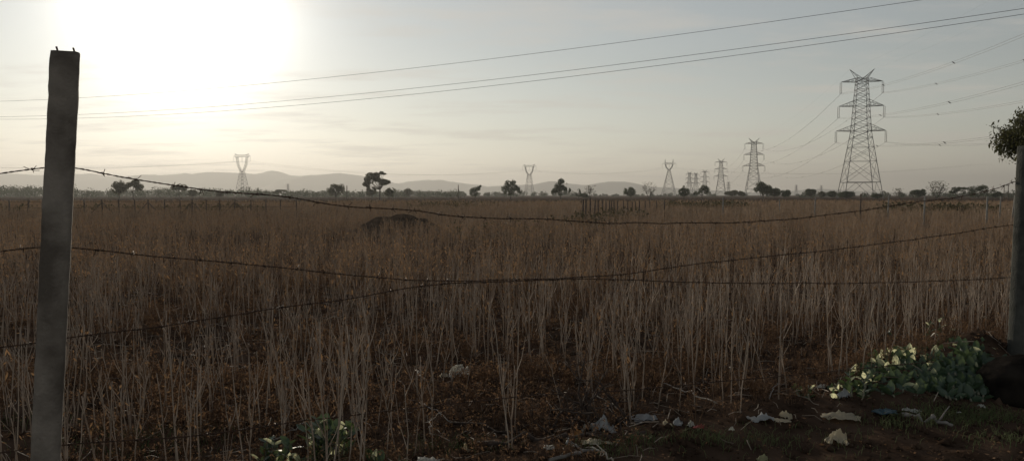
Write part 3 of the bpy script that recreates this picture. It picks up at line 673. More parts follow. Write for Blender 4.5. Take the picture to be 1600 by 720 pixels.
# ------------------------------------------------------------------ trees
def tree(px, base_py, top_py, hw, style, label, leafm='leaf', D=None, name='tree', seed=0, group='scattered trees beyond the field', lobes=None, trunk=.3, fs_=1.0):
    D = D or 300.0; rs = np.random.default_rng(seed + 900)
    base = P(px, HOR, D); base[2] = 0.0
    Hh = (HOR - top_py) * D / F + CAMH; W = hw * D / F
    t = thing(name, label, 'tree', tuple(base), group)
    tr = Geo(); cr = Geo(); m = D / 300.0
    tr_r = max(.03 * Hh, .10)
    if style == 'bare':
        def rec(p, d, L_, r, lv):
            e = p + d * L_; tr.sticks([p], [e], r, r * .65, 5 if lv > 2 else 3)
            if lv == 0: return
            for _ in range(3 if lv > 1 else 4):
                nd = d + rs.normal(0, .42, 3) + np.array([0, 0, .12]); nd /= np.linalg.norm(nd)
                rec(p + d * L_ * rs.uniform(.55, 1), nd, L_ * rs.uniform(.55, .8), r * .55, lv - 1)
        for k in range(3):
            a = k * 2.1 + rs.uniform(0, 1); d = np.array([math.cos(a) * .5 * W / Hh * 2.4, math.sin(a) * .4, 1.]); d /= np.linalg.norm(d)
            rec(np.zeros(3), d, Hh * .36, tr_r * .8, 4)
        n = 160 if lobes is None else 420
        c = np.stack([rs.normal(0, W * .45, n), rs.normal(0, W * .4, n), rs.uniform(.3, .98, n) * Hh], 1)
        d = unit(n, rs); w = np.cross(d, unit(n, rs)); cr.cards(c, d * .16 * m, w * .12 * m)
    else:
        if lobes is None:
            lobes = []; nl = 9 if style == 'dense' else 6
            for k in range(nl):
                if style == 'flat':
                    lobes.append((rs.uniform(-.65, .65), rs.uniform(.55, .9), rs.uniform(.3, .5), rs.uniform(.10, .17)))
                else:
                    a = rs.uniform(0, 6.28); q = rs.uniform(.2, .62)
                    lobes.append((math.cos(a) * q, .60 + math.sin(a) * q * .42, rs.uniform(.26, .42), rs.uniform(.16, .26)))
            if style == 'dense': lobes.append((0, .58, .6, .30))
            W *= 1.3
        top = max(l[1] + l[3] for l in lobes)
        ctr = np.array([0, 0, Hh * trunk])
        tr.tube(curve2(np.array([0, 0, -.3]), ctr, rs, .05 * Hh), np.linspace(tr_r, tr_r * .7, 6), 7)
        for (cx, cz, rx, rz) in lobes:
            c = np.array([cx * W, rs.uniform(-.5, .5) * W * (1 - abs(cx)), cz * Hh / top])
            tr.tube(curve2(ctr * .95, c, rs, .04 * Hh), np.linspace(tr_r * .55, tr_r * .15, 6), 5)
            n = int(390 * fs_ * (rx * 2.2) ** 1.5 * 2.2)
            v = unit(n, rs) * (rs.random((n, 1)) ** .42)
            p = c + v * (rx * W, rx * W * .9, rz * Hh / top) * 1.08
            hole = vnoise(p[:, 0] * 1.1 / m + seed, p[:, 2] * 1.4 / m + p[:, 1] * .5) > -.24
            p = p[hole]; n = len(p); d = unit(n, rs); w = np.cross(d, unit(n, rs)); s = rs.uniform(.13, .27, (n, 1)) * m * max(.75, min(1.3, Hh / 7))
            cr.cards(p, d * s, w * s * .8, diamond=True)
            for _ in range(5):   # twigs running out to the crown edge
                e = c + unit(1, rs)[0] * (rx * W, rx * W, rz * Hh / top) * .95
                tr.sticks([c], [e], tr_r * .15, tr_r * .06, 3)
    tr.obj('trunk', M['bark'], t); cr.obj('crown', M[leafm], t)
    return t
def curve2(a, b, rs, amp, n=6):
    s = np.linspace(0, 1, n)[:, None]; j = rs.normal(0, 1, 3) * amp; j[2] = 0
    return a + (b - a) * s + j * 4 * s * (1 - s) * .3
acacia = [(.06, .93, .17, .045), (.22, .89, .2, .025), (-.62, .81, .44, .12), (-.22, .84, .30, .09), (-.95, .70, .27, .11), (-1.03, .53, .28, .085), (-.30, .70, .30, .09), (.24, .63, .36, .075), (.52, .60, .27, .075), (.30, .54, .30, .05), (-.75, .60, .25, .06), (-.9, .44, .12, .06)]
tree(594, 310, 268, 21, 'x', 'tall lone thorn tree with a layered one sided crown before the pale hills', 'leaf_olive', 290, seed=1, lobes=acacia, trunk=.36, name='thorn_tree', fs_=1.5)
tree(608, 309, 292, 9, 'dense', 'small pointed bush close beside the layered thorn tree', 'leaf_olive', 285, seed=2, trunk=.3)
tree(580, 308, 291, 8, 'dense', 'small bush half hidden under the layered thorn tree', 'leaf_olive', 330, seed=3)
tree(525, 308, 287, 14, 'dense', 'broad rounded dark tree left of the layered thorn tree', 'leaf_olive', 300, seed=4, trunk=.15)
tree(186, 311, 281, 13, 'dense', 'dark round tree standing alone behind the braced fence', 'leaf_olive', 260, seed=5, trunk=.3)
tree(207, 309, 281, 12, 'flat', 'open thorn tree with flat tufts touching the round tree', 'leaf_olive', 262, seed=6, name='thorn_tree', trunk=.4)
tree(281, 309, 288, 12, 'flat', 'thin hazy thorn tree left of the far goblet shaped pylon', 'leaf_olive', 330, seed=7, name='thorn_tree')
tree(300, 309, 296, 7, 'dense', 'little round tree beside the braced fence post', 'leaf_olive', 320, seed=8)
tree(344, 309, 298, 7, 'dense', 'little hazy tree left of the goblet shaped pylon', 'leaf_olive', 360, seed=9)
tree(436, 308, 296, 9, 'flat', 'low spreading tree under the tiny distant pylon', 'leaf_olive', 420, seed=10)
tree(640, 307, 294, 9, 'dense', 'small round hazy tree under the hill saddle', 'leaf_olive', 430, seed=11)
tree(742, 308, 289, 10, 'dense', 'small windswept dark tree with a point on its right', 'leaf', 320, seed=12, lobes=[(-.4, .55, .5, .3), (.1, .62, .5, .3), (.55, .8, .35, .2), (.85, 1.0, .18, .10), (-.1, .4, .6, .2)], trunk=.25)
tree(799, 310, 281, 16, 'dense', 'bushy dark green tree with a lumpy double top, left of the middle pylon', 'leaf', 280, seed=13, trunk=.25, lobes=[(-.35, .85, .35, .22), (.15, .92, .3, .18), (-.6, .6, .4, .22), (.1, .6, .5, .28), (.65, .6, .38, .2), (-.1, .38, .6, .18), (.85, .45, .2, .12), (.5, .75, .2, .12)])
tree(876, 311, 279, 14, 'dense', 'darkest upright tree right of the middle pylon, two trunks', 'leaf', 270, seed=14, trunk=.2, lobes=[(.05, .92, .35, .16), (.3, .72, .45, .22), (-.25, .65, .45, .22), (-.6, .42, .42, .18), (.1, .42, .6, .2), (.9, .48, .25, .12), (.55, .6, .3, .15), (-.85, .35, .2, .12)])
tree(904, 309, 295, 5, 'dense', 'thin stemmed little tree with a tiny round crown', 'leaf_pale', 340, seed=15, trunk=.6)
tree(921, 309, 289, 10, 'bare', 'leafless grey sapling above a low dark bush', 'leaf_olive', 330, seed=16, name='bare_tree')
tree(913, 309, 302, 7, 'dense', 'low dark bush at the foot of the leafless sapling', 'leaf', 325, seed=17, name='bush')
tree(984, 309, 292, 11, 'dense', 'pale green round tree right of the wooden post row', 'leaf_pale', 310, seed=18, trunk=.3)
tree(1015, 310, 284, 12, 'bare', 'leafless fan shaped tree standing by the window topped pylon', 'leaf_olive', 280, seed=19, name='bare_tree')
tree(1069, 311, 290, 10, 'dense', 'compact dark tree with a top knot, left of its wider twin', 'leaf', 270, seed=20, trunk=.25, lobes=[(0, .95, .2, .12), (-.4, .6, .5, .25), (.4, .6, .5, .25), (0, .7, .5, .22), (0, .42, .7, .18)])
tree(1097, 311, 289, 13, 'dense', 'compact dark tree wider at right, below the row of distant pylons', 'leaf', 270, seed=21, trunk=.3, lobes=[(.1, .88, .4, .18), (.5, .75, .42, .2), (-.2, .65, .4, .2), (-.6, .48, .38, .16), (.6, .5, .4, .15), (-.95, .4, .15, .1)])
tree(1143, 307, 297, 9, 'dense', 'small hazy bush right of a distant narrow pylon', 'leaf_olive', 420, seed=41, name='bush')
tree(1158, 307, 298, 7, 'dense', 'small dark bush at the foot of the second tallest pylon', 'leaf_olive', 400, seed=22, name='bush')
tree(1192, 310, 283, 12, 'dense', 'tall dark tree leading a clump right of the second tallest pylon', 'leaf', 285, seed=23, trunk=.2)
tree(1210, 311, 293, 9, 'dense', 'middle rounded tree of the dark clump right of the second tallest pylon', 'leaf', 283, seed=24, trunk=.2)
tree(1226, 311, 296, 9, 'dense', 'lowest trailing tree of the dark clump, thin and open', 'leaf', 281, seed=25, trunk=.4, fs_=.6)
tree(1266, 308, 295, 10, 'dense', 'low dome shaped dark tree between the clump and the tallest pylon', 'leaf', 330, seed=26, trunk=.15)
tree(1284, 308, 299, 6, 'dense', 'small greyish round bush right of the dome shaped tree', 'leaf_olive', 360, seed=27, name='bush')
tree(1300, 309, 298, 8, 'dense', 'dark bush just left of the tallest pylon', 'leaf', 330, seed=28, name='bush')
tree(1324, 309, 299, 14, 'dense', 'wide low bush under the left legs of the tallest pylon', 'leaf', 300, seed=29, name='bush', trunk=.1)
tree(1371, 311, 302, 8, 'dense', 'dense dark bush at the right leg of the tallest pylon', 'leaf', 280, seed=30, name='bush', trunk=.1)
tree(1403, 308, 294, 7, 'bare', 'thin leafless bush right of the tallest pylon', 'leaf_olive', 380, seed=31, name='bare_tree')
tree(1436, 308, 295, 12, 'dense', 'dark wide rounded tree between the leafless bush and a feathery tree', 'leaf', 310, seed=32, trunk=.15)
tree(1464, 309, 282, 14, 'bare', 'tall feathery half bare tree among the dark trees', 'leaf_olive', 310, seed=33, name='bare_tree', lobes=1)
tree(1496, 309, 292, 12, 'flat', 'open thorny tree right of the feathery tree', 'leaf', 320, seed=34, trunk=.3)
tree(1529, 309, 289, 17, 'dense', 'widest dark tree with a flattened top near the right edge', 'leaf', 300, seed=35, trunk=.12, lobes=[(-.55, .72, .45, .2), (.0, .8, .5, .2), (.5, .75, .45, .2), (-.7, .45, .35, .25), (.6, .45, .4, .25), (0, .5, .6, .3)])
tree(1555, 309, 297, 9, 'dense', 'small round tree left of the twin pole', 'leaf', 310, seed=36, trunk=.15)
# near tree at the right edge
def near_tree():
    rs = np.random.default_rng(77); D = 17.0
    base = P(1655, HOR, D); base[2] = 0
    t = thing('leafy_tree', 'leafy tree with drooping sprays rising behind the dark concrete post', 'tree', tuple(base))
    tr = Geo(); cr = Geo()
    k = D / F
    tr.tube(curve2(np.array([0, 0, -.2]), np.array([.1, 0, 1.5]), rs, .3), np.linspace(.13, .09, 6), 8)
    lob = [(-50, 205, 32, 24), (-30, 185, 34, 22), (-70, 215, 18, 26), (-62, 240, 22, 18), (-40, 232, 24, 24), (-75, 193, 14, 12), (-58, 262, 12, 10), (-48, 282, 12, 10), (0, 200, 45, 50), (40, 210, 45, 50), (20, 160, 45, 30), (-20, 265, 20, 18), (60, 250, 30, 25), (-22, 215, 34, 40), (-28, 190, 26, 20), (-38, 222, 28, 26), (-50, 215, 26, 22), (-35, 205, 30, 34)]
    for (dx, py, rx, rz) in lob:
        c = np.array([dx * k, rs.uniform(-.5, .5), CAMH + (HOR - py) * k])
        tr.tube(curve2(np.array([.1, 0, 1.45]), c, rs, .4), np.linspace(.045, .010, 6), 5)
        for _ in range(int(rx * 2.4)):
            e = c + unit(1, rs)[0] * (rx * k, rx * k, rz * k) * rs.uniform(.5, 1.15)
            tr.sticks([c], [e], .006, .003, 3)
            n = 17; q = e + rs.normal(0, .055, (n, 3)); q[:, 2] -= rs.uniform(0, .09, n)
            d = unit(n, rs); d[:, 2] -= .6; w = np.cross(d, unit(n, rs)); s = rs.uniform(.020, .042, (n, 1))
            cr.cards(q, d * s, w * s * .5, diamond=True)
    tr.obj('trunk', M['bark'], t); cr.obj('crown', M['leaf_olive'], t)
near_tree()

# distant woods band (reads as one mass)
def band(ranges, rs, size):
    g = Geo()
    for (x0, x1, yt, D0, D1, n) in ranges:
        for _ in range(n):
            px = rs.uniform(x0, x1); D = rs.uniform(D0, D1); H_ = max(1.5, (HOR - yt + rs.normal(0, 1.5)) * D / F * rs.uniform(.55, 1.05) + 1.0); W = H_ * rs.uniform(.5, 1.1)
            c = P(px, HOR, D); c[2] = 0
            m = int(90 * max(1, (W / 5) ** 1.2)); v = unit(m, rs) * rs.random((m, 1)) ** .35
            p = c + v * (W, W * .7, H_ * .5) + (0, 0, H_ * .5); p += rs.normal(0, .25, p.shape); p[:, 2] = np.abs(p[:, 2])
            d = unit(m, rs); w = np.cross(d, unit(m, rs)); s = rs.uniform(.3, .75, (m, 1)) * size * D / 550
            g.cards(p, d * s, w * s * .8, diamond=True)
    return g
rs = np.random.default_rng(55)
g = band([(-150, 120, 288, 400, 700, 110), (100, 420, 293, 420, 760, 130), (400, 720, 296, 440, 800, 140), (640, 900, 299, 600, 950, 42), (880, 1300, 302, 650, 1000, 50), (1250, 1750, 299.5, 380, 800, 110)], rs, 1.0)
tag(g.obj('distant_woods', M['woods']), 'hazy grey green band of far woods along the horizon', kind='stuff')
# scrub along the field's far bank
g = Geo(); rs = np.random.default_rng(56)
def scrubs(n, x0, x1, D0, D1, h0, h1, s0):
    for _ in range(n):
        px = rs.uniform(x0, x1); D = rs.uniform(D0, D1); c = P(px, HOR, D); c[2] = 0; h = rs.uniform(h0, h1); W = h * rs.uniform(.6, 1.8)
        m = 46; v = unit(m, rs) * rs.random((m, 1)) ** .4; p = c + v * (W, W * .6, h * .5) + (0, 0, h * .5)
        d = unit(m, rs); w = np.cross(d, unit(m, rs)); s = rs.uniform(.06, .16, (m, 1)) * s0
        g.cards(p, d * s, w * s * .8, diamond=True)
scrubs(520, -100, 1750, 109, 122, .3, .75, 1.1); scrubs(70, 1040, 1160, 70, 80, .7, 1.2, 1); scrubs(60, 1380, 1560, 55, 62, .7, 1.15, 1); scrubs(40, 650, 780, 75, 84, .7, 1.05, .9); scrubs(16, 895, 930, 32.5, 35, .7, 1.05, .6); scrubs(14, 940, 1010, 40, 46, .6, 1.0, .7); scrubs(50, -50, 420, 58, 66, .6, 1.05, 1.); scrubs(9, 700, 860, 26, 28, .5, .9, .4)
tag(g.obj('scrub_growth', M['scrub']), 'low dark scrub along the banks at the far side of the field', kind='stuff')

# ------------------------------------------------------------------ far fence posts
def far_post(px, top, bot, m, label, group, lean=0, brace=False, r=.05, rs=np.random.default_rng(66)):
    D = 780.0 / (bot - HOR); base = P(px, HOR, D); base[2] = float(gh(base[0], base[1])) - .1
    h = CAMH - (top - HOR) * D / F - base[2]
    t = thing('field_post', label, 'fence post', tuple(base), group) if brace else None
    g = Geo(); pts = np.array([(0, 0, 0), (lean * D / F * .5 + rs.normal(0, .015), rs.normal(0, .015), h * .5), (lean * D / F, 0, h)])
    g.tube(pts, [r * 1.1, r, r * .85], 7)
    if brace:
        g.obj('shaft', m, t)
        for s in (-1, 1):
            b = Geo(); b.tube([(s * .75, 0, .5), (s * .05, 0, h * .85)], [r * .7, r * .6], 6, ); b.obj('brace', m, t)
        return np.array([base[0], base[1], base[2] + h * .9])
    tag(g.obj('field_post', m, loc=tuple(base)), label, 'fence post', group)
    return np.array([base[0] + lean * D / F, base[1], base[2] + h * .9])
def strand(name, tops, label, drops=(0, .45), sag=.02, r=.006):
    o = tops[0]; g = Geo()
    for dz in drops:
        for a, b in zip(tops[:-1], tops[1:]):
            s = np.linspace(0, 1, 5)[:, None]; g.tube(a + (b - a) * s - o - np.array([0, 0, dz]) - np.array([0, 0, sag]) * 4 * s * (1 - s), r, 4)
    tag(g.obj(name, M['barb'], loc=tuple(o)), label, 'fence wire')
tops = []
fl = [(14, 0), (44, 0), (100, 0), (131, 0), (159, 1), (185, 0), (210, 0), (231, 1), (257, 0), (281, 0), (300, 1), (322, 0), (343, 0), (367, 1), (392, 0), (415, 0), (438, 0), (463, 0)]
lab_l = {14: 'thin dark post first from the left edge in the far fence', 44: 'thin dark post second from the left edge in the far fence'}
for k, (x, b) in enumerate(fl):
    lbl = 'far fence post with two slanting braces' if b else 'plain thin dark post of the far fence behind the glare side of the field'
    tops.append(far_post(x, 311.5 - k * .02, 321.5 - k * .12, M['wood'], lbl, 'braced posts of the far fence' if b else 'plain posts of the far fence', 0, bool(b), .045))
strand('fence_wire', tops, 'thin wires strung along the far fence behind the hazy side of the field', (0, .35), r=.008)
tops = []
for k, (x, top, bot, ln) in enumerate([(911, 311, 327, .6), (915.4, 311, 328, .3), (922.7, 309, 325, 0), (929, 312, 325, 1.2), (934.6, 312, 323.5, 0), (941, 312, 322.8, .4), (946.4, 314, 321.5, .5), (951.6, 313, 321.8, 1.0), (955.3, 312.5, 321, .4), (960, 313, 322, -.8), (965, 313, 320.5, 0), (973.7, 314, 320, .8), (980.5, 312, 320.6, .3), (988, 314, 319.5, 0), (993, 314, 319.3, 0), (999.4, 314, 322.5, 0), (1008, 313, 319, 0), (1015, 312, 318, .2), (1026, 313, 318.5, 0), (1038, 312, 321.5, 0)]):
    if k == 0: lbl = 'nearest rough wooden post, leaning, at the bushy end of the row'
    else: lbl = 'rough dark wooden post in the receding row across the middle of the field'
    tops.append(far_post(x, top, bot, M['wood'], lbl, 'wooden posts of the receding row' if k else None, ln, False, .040))
far_lbl = [(1130, 308, 323, 0, 'stone', 'slim white post alone below the distant pylons'), (1218, 311, 320, 0, 'stone', 'short faint post below the dark tree clump'), (1274, 309, 324, .3, 'stone', 'slim greyish post below the dome shaped tree'),
           (1345, 303, 327, 0, 'wood', 'dark thin post directly below the tallest pylon'), (1388, 305, 325.5, 1, 'stone', 'pale post just right of the tallest pylon'), (1445, 306, 328, 0, 'stone', 'straight white post below the feathery tree'),
           (1543, 307, 331, 0, 'stone', 'grey upright post left of the two leaning white posts'), (1562, 306.5, 326, 2, 'stone', 'slightly leaning white post, left of the leaning pair'), (1581, 305, 328, 5, 'stone', 'strongly leaning white post near the dark concrete post')]
tops = [far_post(x, a, b, M[m], l, None, ln, False, .036) for (x, a, b, ln, m, l) in far_lbl]
# wooden utility poles
for (x, top, lbl) in [(542, 290, 'lone dark pole right of the broad rounded tree'), (716, 289, 'lone dark pole left of the windswept tree')]:
    g = Geo(); D = 330; b = P(x, HOR, D); b[2] = 0; h = (HOR - top) * D / F + CAMH
    g.tube([(0, 0, -.3), (0, 0, h * .5), (.05, 0, h)], [.22, .2, .16], 8); tag(g.obj('wooden_pole', M['wood'], loc=tuple(b)), lbl, 'pole')
D = 260; b = P(1572, HOR, D); b[2] = 0; h = (HOR - 288.5) * D / F + CAMH
t = thing('twin_pole', 'twin pole structure with a crossbar near the dark post', 'power pole', tuple(b))
for s in (-1, 1):
    g = Geo(); g.tube([(s * .7, 0, -.3), (s * .7, 0, h)], [.13, .10], 8); g.obj('pole', M['wood'], t)
g = Geo(); g.box(-1.1, 1.1, -.07, .07, h - .35, h - .15); g.box(-.8, .8, -.05, .05, h * .55, h * .55 + .1); g.obj('crossbar', M['wood'], t)

# ------------------------------------------------------------------ pylons
def lattice(g, levels, wf, r, face_both=True):
    for z0, z1 in zip(levels[:-1], levels[1:]):
        a, b = wf(z0), wf(z1)
        c0 = [np.array([sx * a[0], sy * a[1], z0]) for sx, sy in ((-1, -1), (1, -1), (1, 1), (-1, 1))]
        c1 = [np.array([sx * b[0], sy * b[1], z1]) for sx, sy in ((-1, -1), (1, -1), (1, 1), (-1, 1))]
        for k in range(4):
            j = (k + 1) % 4
            g.sticks([c0[k], c0[j]], [c1[j], c1[k]], r, r, 4)
            g.sticks([c1[k]], [c1[j]], r * .9, r * .9, 4)
            if z1 - z0 > 4.5:      # redundant members on the big panels
                m0 = (c0[k] + c1[k]) / 2; m1 = (c0[j] + c1[j]) / 2; x = (c0[k] + c0[j] + c1[k] + c1[j]) / 4
                for e, q in ((m0, c0[k]), (m1, c0[j])):
                    g.sticks([e], [(q * .5 + x * .5)], r * .6, r * .6, 3)
                    q2 = c1[k] if q is c0[k] else c1[j]
                    g.sticks([e], [(q2 * .5 + x * .5)], r * .6, r * .6, 3)
def pylonA(loc, yaw, S, label, k=1.0, detail=True):
    t = thing('pylon', label, 'pylon', tuple(loc), 'double circuit pylons'); t.rotation_euler = (0, 0, yaw)
    rl, rb_ = .155 * k, .072 * k
    zt = 47.8 * S
    def wf(z):
        z = z / S
        w = 7.1 + (3.2 - 7.1) * z / 26.5 if z < 26.5 else 3.2 + (1.9 - 3.2) * (z - 26.5) / 21.3
        return (w * S, w * S)
    for sx, sy in ((-1, -1), (1, -1), (1, 1), (-1, 1)):
        g = Geo(); pts = [np.array([sx * wf(z)[0], sy * wf(z)[1], z]) for z in (-.5, 26.5 * S, zt)]
        g.sticks(pts[:-1], pts[1:], [rl, rl * .85], [rl * .85, rl * .6], 4); g.obj('leg', M['steel'], t)
    g = Geo(); lv = [6.6, 15.0, 20.4, 24.2, 26.8, 29.4, 32.0, 34.4, 36.7, 39.0, 41.2, 43.3, 45.3, 46.6, 47.8]
    lattice(g, [z * S for z in lv], wf, rb_)
    # heavy diaphragm and the open K bracing below it
    a = wf(6.6 * S)[0]; b = wf(0)[0]
    for k_ in range(4):
        c = [(-1, -1), (1, -1), (1, 1), (-1, 1)]; p, q = np.array(c[k_]), np.array(c[(k_ + 1) % 4])
        P0 = np.array([*(p * a), 6.6 * S]); Q0 = np.array([*(q * a), 6.6 * S]); m = (P0 + Q0) / 2
        g.sticks([P0], [Q0], rb_ * 1.5, rb_ * 1.5, 4)
        for e in (np.array([*(p * b), 0.]), np.array([*(q * b), 0.])):
            g.sticks([m], [e], rb_, rb_, 4); g.sticks([(m + e) / 2], [(e * .45 + (P0 if np.dot(e[:2], P0[:2]) > np.dot(e[:2], Q0[:2]) else Q0) * .55)], rb_ * .7, rb_ * .7, 3)
    g.obj('lattice_body', M['steel'], t)
    tips = []
    for (z, hw, up_) in ((27.0, 9.3, 2.4), (36.8, 8.5, 2.3), (46.4, 7.8, 1.5)):
        z *= S; hw *= S; up_ *= S
        for s in (-1, 1):
            ca = Geo()
            w0 = wf(z)[0]; tip = np.array([s * hw, 0, z])
            B = [np.array([s * w0, sy * w0, z]) for sy in (-1, 1)]; U = [np.array([s * wf(z + up_)[0], sy * wf(z + up_)[1], z + up_]) for sy in (-1, 1)]
            ca.sticks(B, [tip, tip], rb_ * 1.7, rb_ * 1.3, 4); ca.sticks(U, [tip, tip], rb_ * 1.3, rb_, 4)
            for f in (.25, .5, .75):
                for q in (0, 1):
                    ca.sticks([B[q] + (tip - B[q]) * f], [U[q] + (tip - U[q]) * f], rb_ * .8, rb_ * .8, 3)
                    ca.sticks([B[q] + (tip - B[q]) * (f - .25)], [U[q] + (tip - U[q]) * f], rb_ * .8, rb_ * .8, 3)
                ca.sticks([B[0] + (tip - B[0]) * f], [B[1] + (tip - B[1]) * f], rb_ * .8, rb_ * .8, 3)
            tips.append((tip, 4.6 * S))
            arm = ca.obj('crossarm', M['steel'], t)
            ins = Geo(); L_ = 4.5 * S
            for dx in (-.28, .28):
                x = s * hw + dx * k
                zs = np.linspace(z - .2, z - L_, 44); rr = np.where(np.arange(44) % 2 == 0, .05, .15) * (.7 + .3 * k)
                ins.tube(np.stack([np.full(44, x), np.zeros(44), zs], 1), rr, 6)
            ins.sticks([(s * hw - .4 * k, 0, z - L_)], [(s * hw + .4 * k, 0, z - L_)], .07 * k, .07 * k, 4)
            ins.obj('insulator', M['insul'], arm)
    g = Geo()
    for s in (-1, 1):
        tip = np.array([s * 4.6 * S, 0, 51.3 * S]); w = wf(zt)[0]
        B = [np.array([-s * w * .3, sy * w, zt - 1.0 * S]) for sy in (-1, 1)] + [np.array([s * w, sy * w, zt]) for sy in (-1, 1)]
        g.sticks(B, [tip] * 4, rb_ * 1.4, rb_, 4)
        for f in (.35, .65): g.sticks([B[0] + (tip - B[0]) * f], [B[2] + (tip - B[2]) * f], rb_, rb_, 3)
    g.obj('peak', M['steel'], t)
    return t
def at(t, p):
    a = t.rotation_euler.z; x, y, z = p
    return np.array([t.location.x + math.cos(a) * x - math.sin(a) * y, t.location.y + math.sin(a) * x + math.cos(a) * y, t.location.z + z])
def pos(px, D): p = P(px, HOR, D); p[2] = 0; return p
yawA = math.atan2(-(209 - 139), (665 - 307))
p1, p2, p3, p4 = pos(1343, 307), pos(1177, 665), pos(1126, 1055), pos(1101, 1390)
A1 = pylonA(p1, yawA, 1.0, 'tallest lattice pylon, three crossarms and hanging insulators, clear against the sky')
A2 = pylonA(p2, yawA, .985, 'second tallest lattice pylon, behind dark trees and left of the tallest', 1.35)
A3 = pylonA(p3, yawA, 1.0, 'hazy lattice pylon between the second tallest and the tiny ones', 1.7)
A4 = pylonA(p4, yawA, .92, 'small faint lattice pylon just left of the hazy one', 2.0)
for (px, D, S, lbl) in [(1087, 1480, .88, 'right one of two tiny pylons standing close together'), (1077, 1400, .86, 'left one of two tiny pylons standing close together')]:
    pylonA(pos(px, D), .2, S, lbl, 2.0)
pylonA(pos(1138, 1900), .1, .68, 'barely visible pylon between the hazy and the second tallest one', 2.0)
pylonA(pos(1244, 2200), .1, .60, 'barely visible pylon left of the dome shaped tree line', 2.2)
pylonA(pos(1283, 2300), .1, .60, 'barely visible pylon just left of the tallest one', 2.2)
pylonA(pos(450, 1900), .1, .58, 'tiny blurred pylon in front of the pale ridge', 2.2)
def pylonB(loc, yaw, hgt, label, wb, zw, ww, zb, hb, arm, zpk, hpk, k):
    """window-headed pylon: legs to a waist, a V to the beam, two peaks"""
    t = thing('window_pylon', label, 'pylon', tuple(loc), 'window topped pylons'); t.rotation_euler = (0, 0, yaw)
    rl, rb_ = .13 * k, .06 * k
    def wf(z): w = wb + (ww - wb) * z / zw; return (w, w * .9)
    for sx, sy in ((-1, -1), (1, -1), (1, 1), (-1, 1)):
        g = Geo(); g.sticks([(sx * wb, sy * wb * .9, -.5)], [(sx * ww, sy * ww * .9, zw)], rl, rl * .8, 4); g.obj('leg', M['steel'], t)
    g = Geo(); n = 7; zs = zw * (1 - (1 - np.linspace(0, 1, n + 1)) ** 1.35); lattice(g, list(zs), wf, rb_); g.obj('lattice_body', M['steel'], t)
    g = Geo()
    for s in (-1, 1):
        A_ = [np.array([s * ww * (1 if q else 0), sy * .8, zw]) for q in (1, 0) for sy in (-1, 1)]
        zm = zw + (zb - zw) * .45
        B_ = [np.array([s * (ww + (hb - ww) * (.68 if q else .42)), sy * .8, zm]) for q in (1, 0) for sy in (-1, 1)]
        C_ = [np.array([s * (hb if q else hb * .76), sy * .8, zb]) for q in (1, 0) for sy in (-1, 1)]
        for a0, a1 in ((A_, B_), (B_, C_)):
            g.sticks(a0, a1, rl * .8, rl * .8, 4)
            m = 4
            for i_ in range(m):
                f0, f1 = i_ / m, (i_ + 1) / m
                for sy in (0, 1):
                    g.sticks([a0[sy] + (a1[sy] - a0[sy]) * f0, a0[sy + 2] + (a1[sy + 2] - a0[sy + 2]) * f0], [a0[sy + 2] + (a1[sy + 2] - a0[sy + 2]) * f1, a0[sy] + (a1[sy] - a0[sy]) * f1], rb_, rb_, 3)
    g.obj('fork', M['steel'], t)
    g = Geo(); dz = 1.5
    for sy in (-.8, .8):
        g.sticks([(-hb, sy, zb), (-hb, sy, zb + dz)], [(hb, sy, zb), (hb, sy, zb + dz)], rl * .8, rl * .8, 4)
        xs = np.linspace(-hb, hb, 9)
        for i_ in range(8): g.sticks([(xs[i_], sy, zb + dz * (i_ % 2))], [(xs[i_ + 1], sy, zb + dz * ((i_ + 1) % 2))], rb_, rb_, 3)
        for s in (-1, 1): g.sticks([(s * hb, sy, zb), (s * hb, sy, zb + dz)], [(s * arm, 0, zb + dz * .4)] * 2, rl * .7, rb_, 4)
    beam = g.obj('beam', M['steel'], t)
    g = Geo()
    for s in (-1, 1):
        for sy in (-.8, .8): g.sticks([(s * hb * .8, sy, zb + dz), (s * hb, sy, zb + dz)], [(s * hpk, 0, zpk)] * 2, rl * .7, rb_, 4)
    g.obj('peak', M['steel'], t)
    for x in (-arm * .97, 0, arm * .97):
        g = Geo(); zs = np.linspace(zb, zb - 4.2, 30); g.tube(np.stack([np.full(30, x), np.zeros(30), zs], 1), np.where(np.arange(30) % 2 == 0, .06, .14) * k, 6); g.obj('insulator', M['insul'], beam)
    return t
s1, s2, s3 = 700 / F, 960 / F, 900 / F
B1 = pylonB(pos(379, 700), -.35, 0, 'goblet shaped lattice pylon fading in the glare', 9 * s1, 38 * s1, 3 * s1, 62 * s1, 11 * s1, 16 * s1, 67 * s1, 13.5 * s1, 1.1)
B2 = pylonB(pos(827, 960), -.35, 0, 'slim goblet shaped pylon between the bushy tree and the darkest tree', 7 * s2, 33 * s2, 2.6 * s2, 46 * s2, 7.5 * s2, 11.5 * s2, 49.5 * s2, 9.5 * s2, 1.35)
B3 = pylonB(pos(1045, 900), -.35, 0, 'wide based pylon with two horns right of the leafless fan shaped tree', 11 * s3, 41 * s3, 1.6 * s3, 50 * s3, 6.5 * s3, 11 * s3, 58 * s3, 6.2 * s3, 1.5)

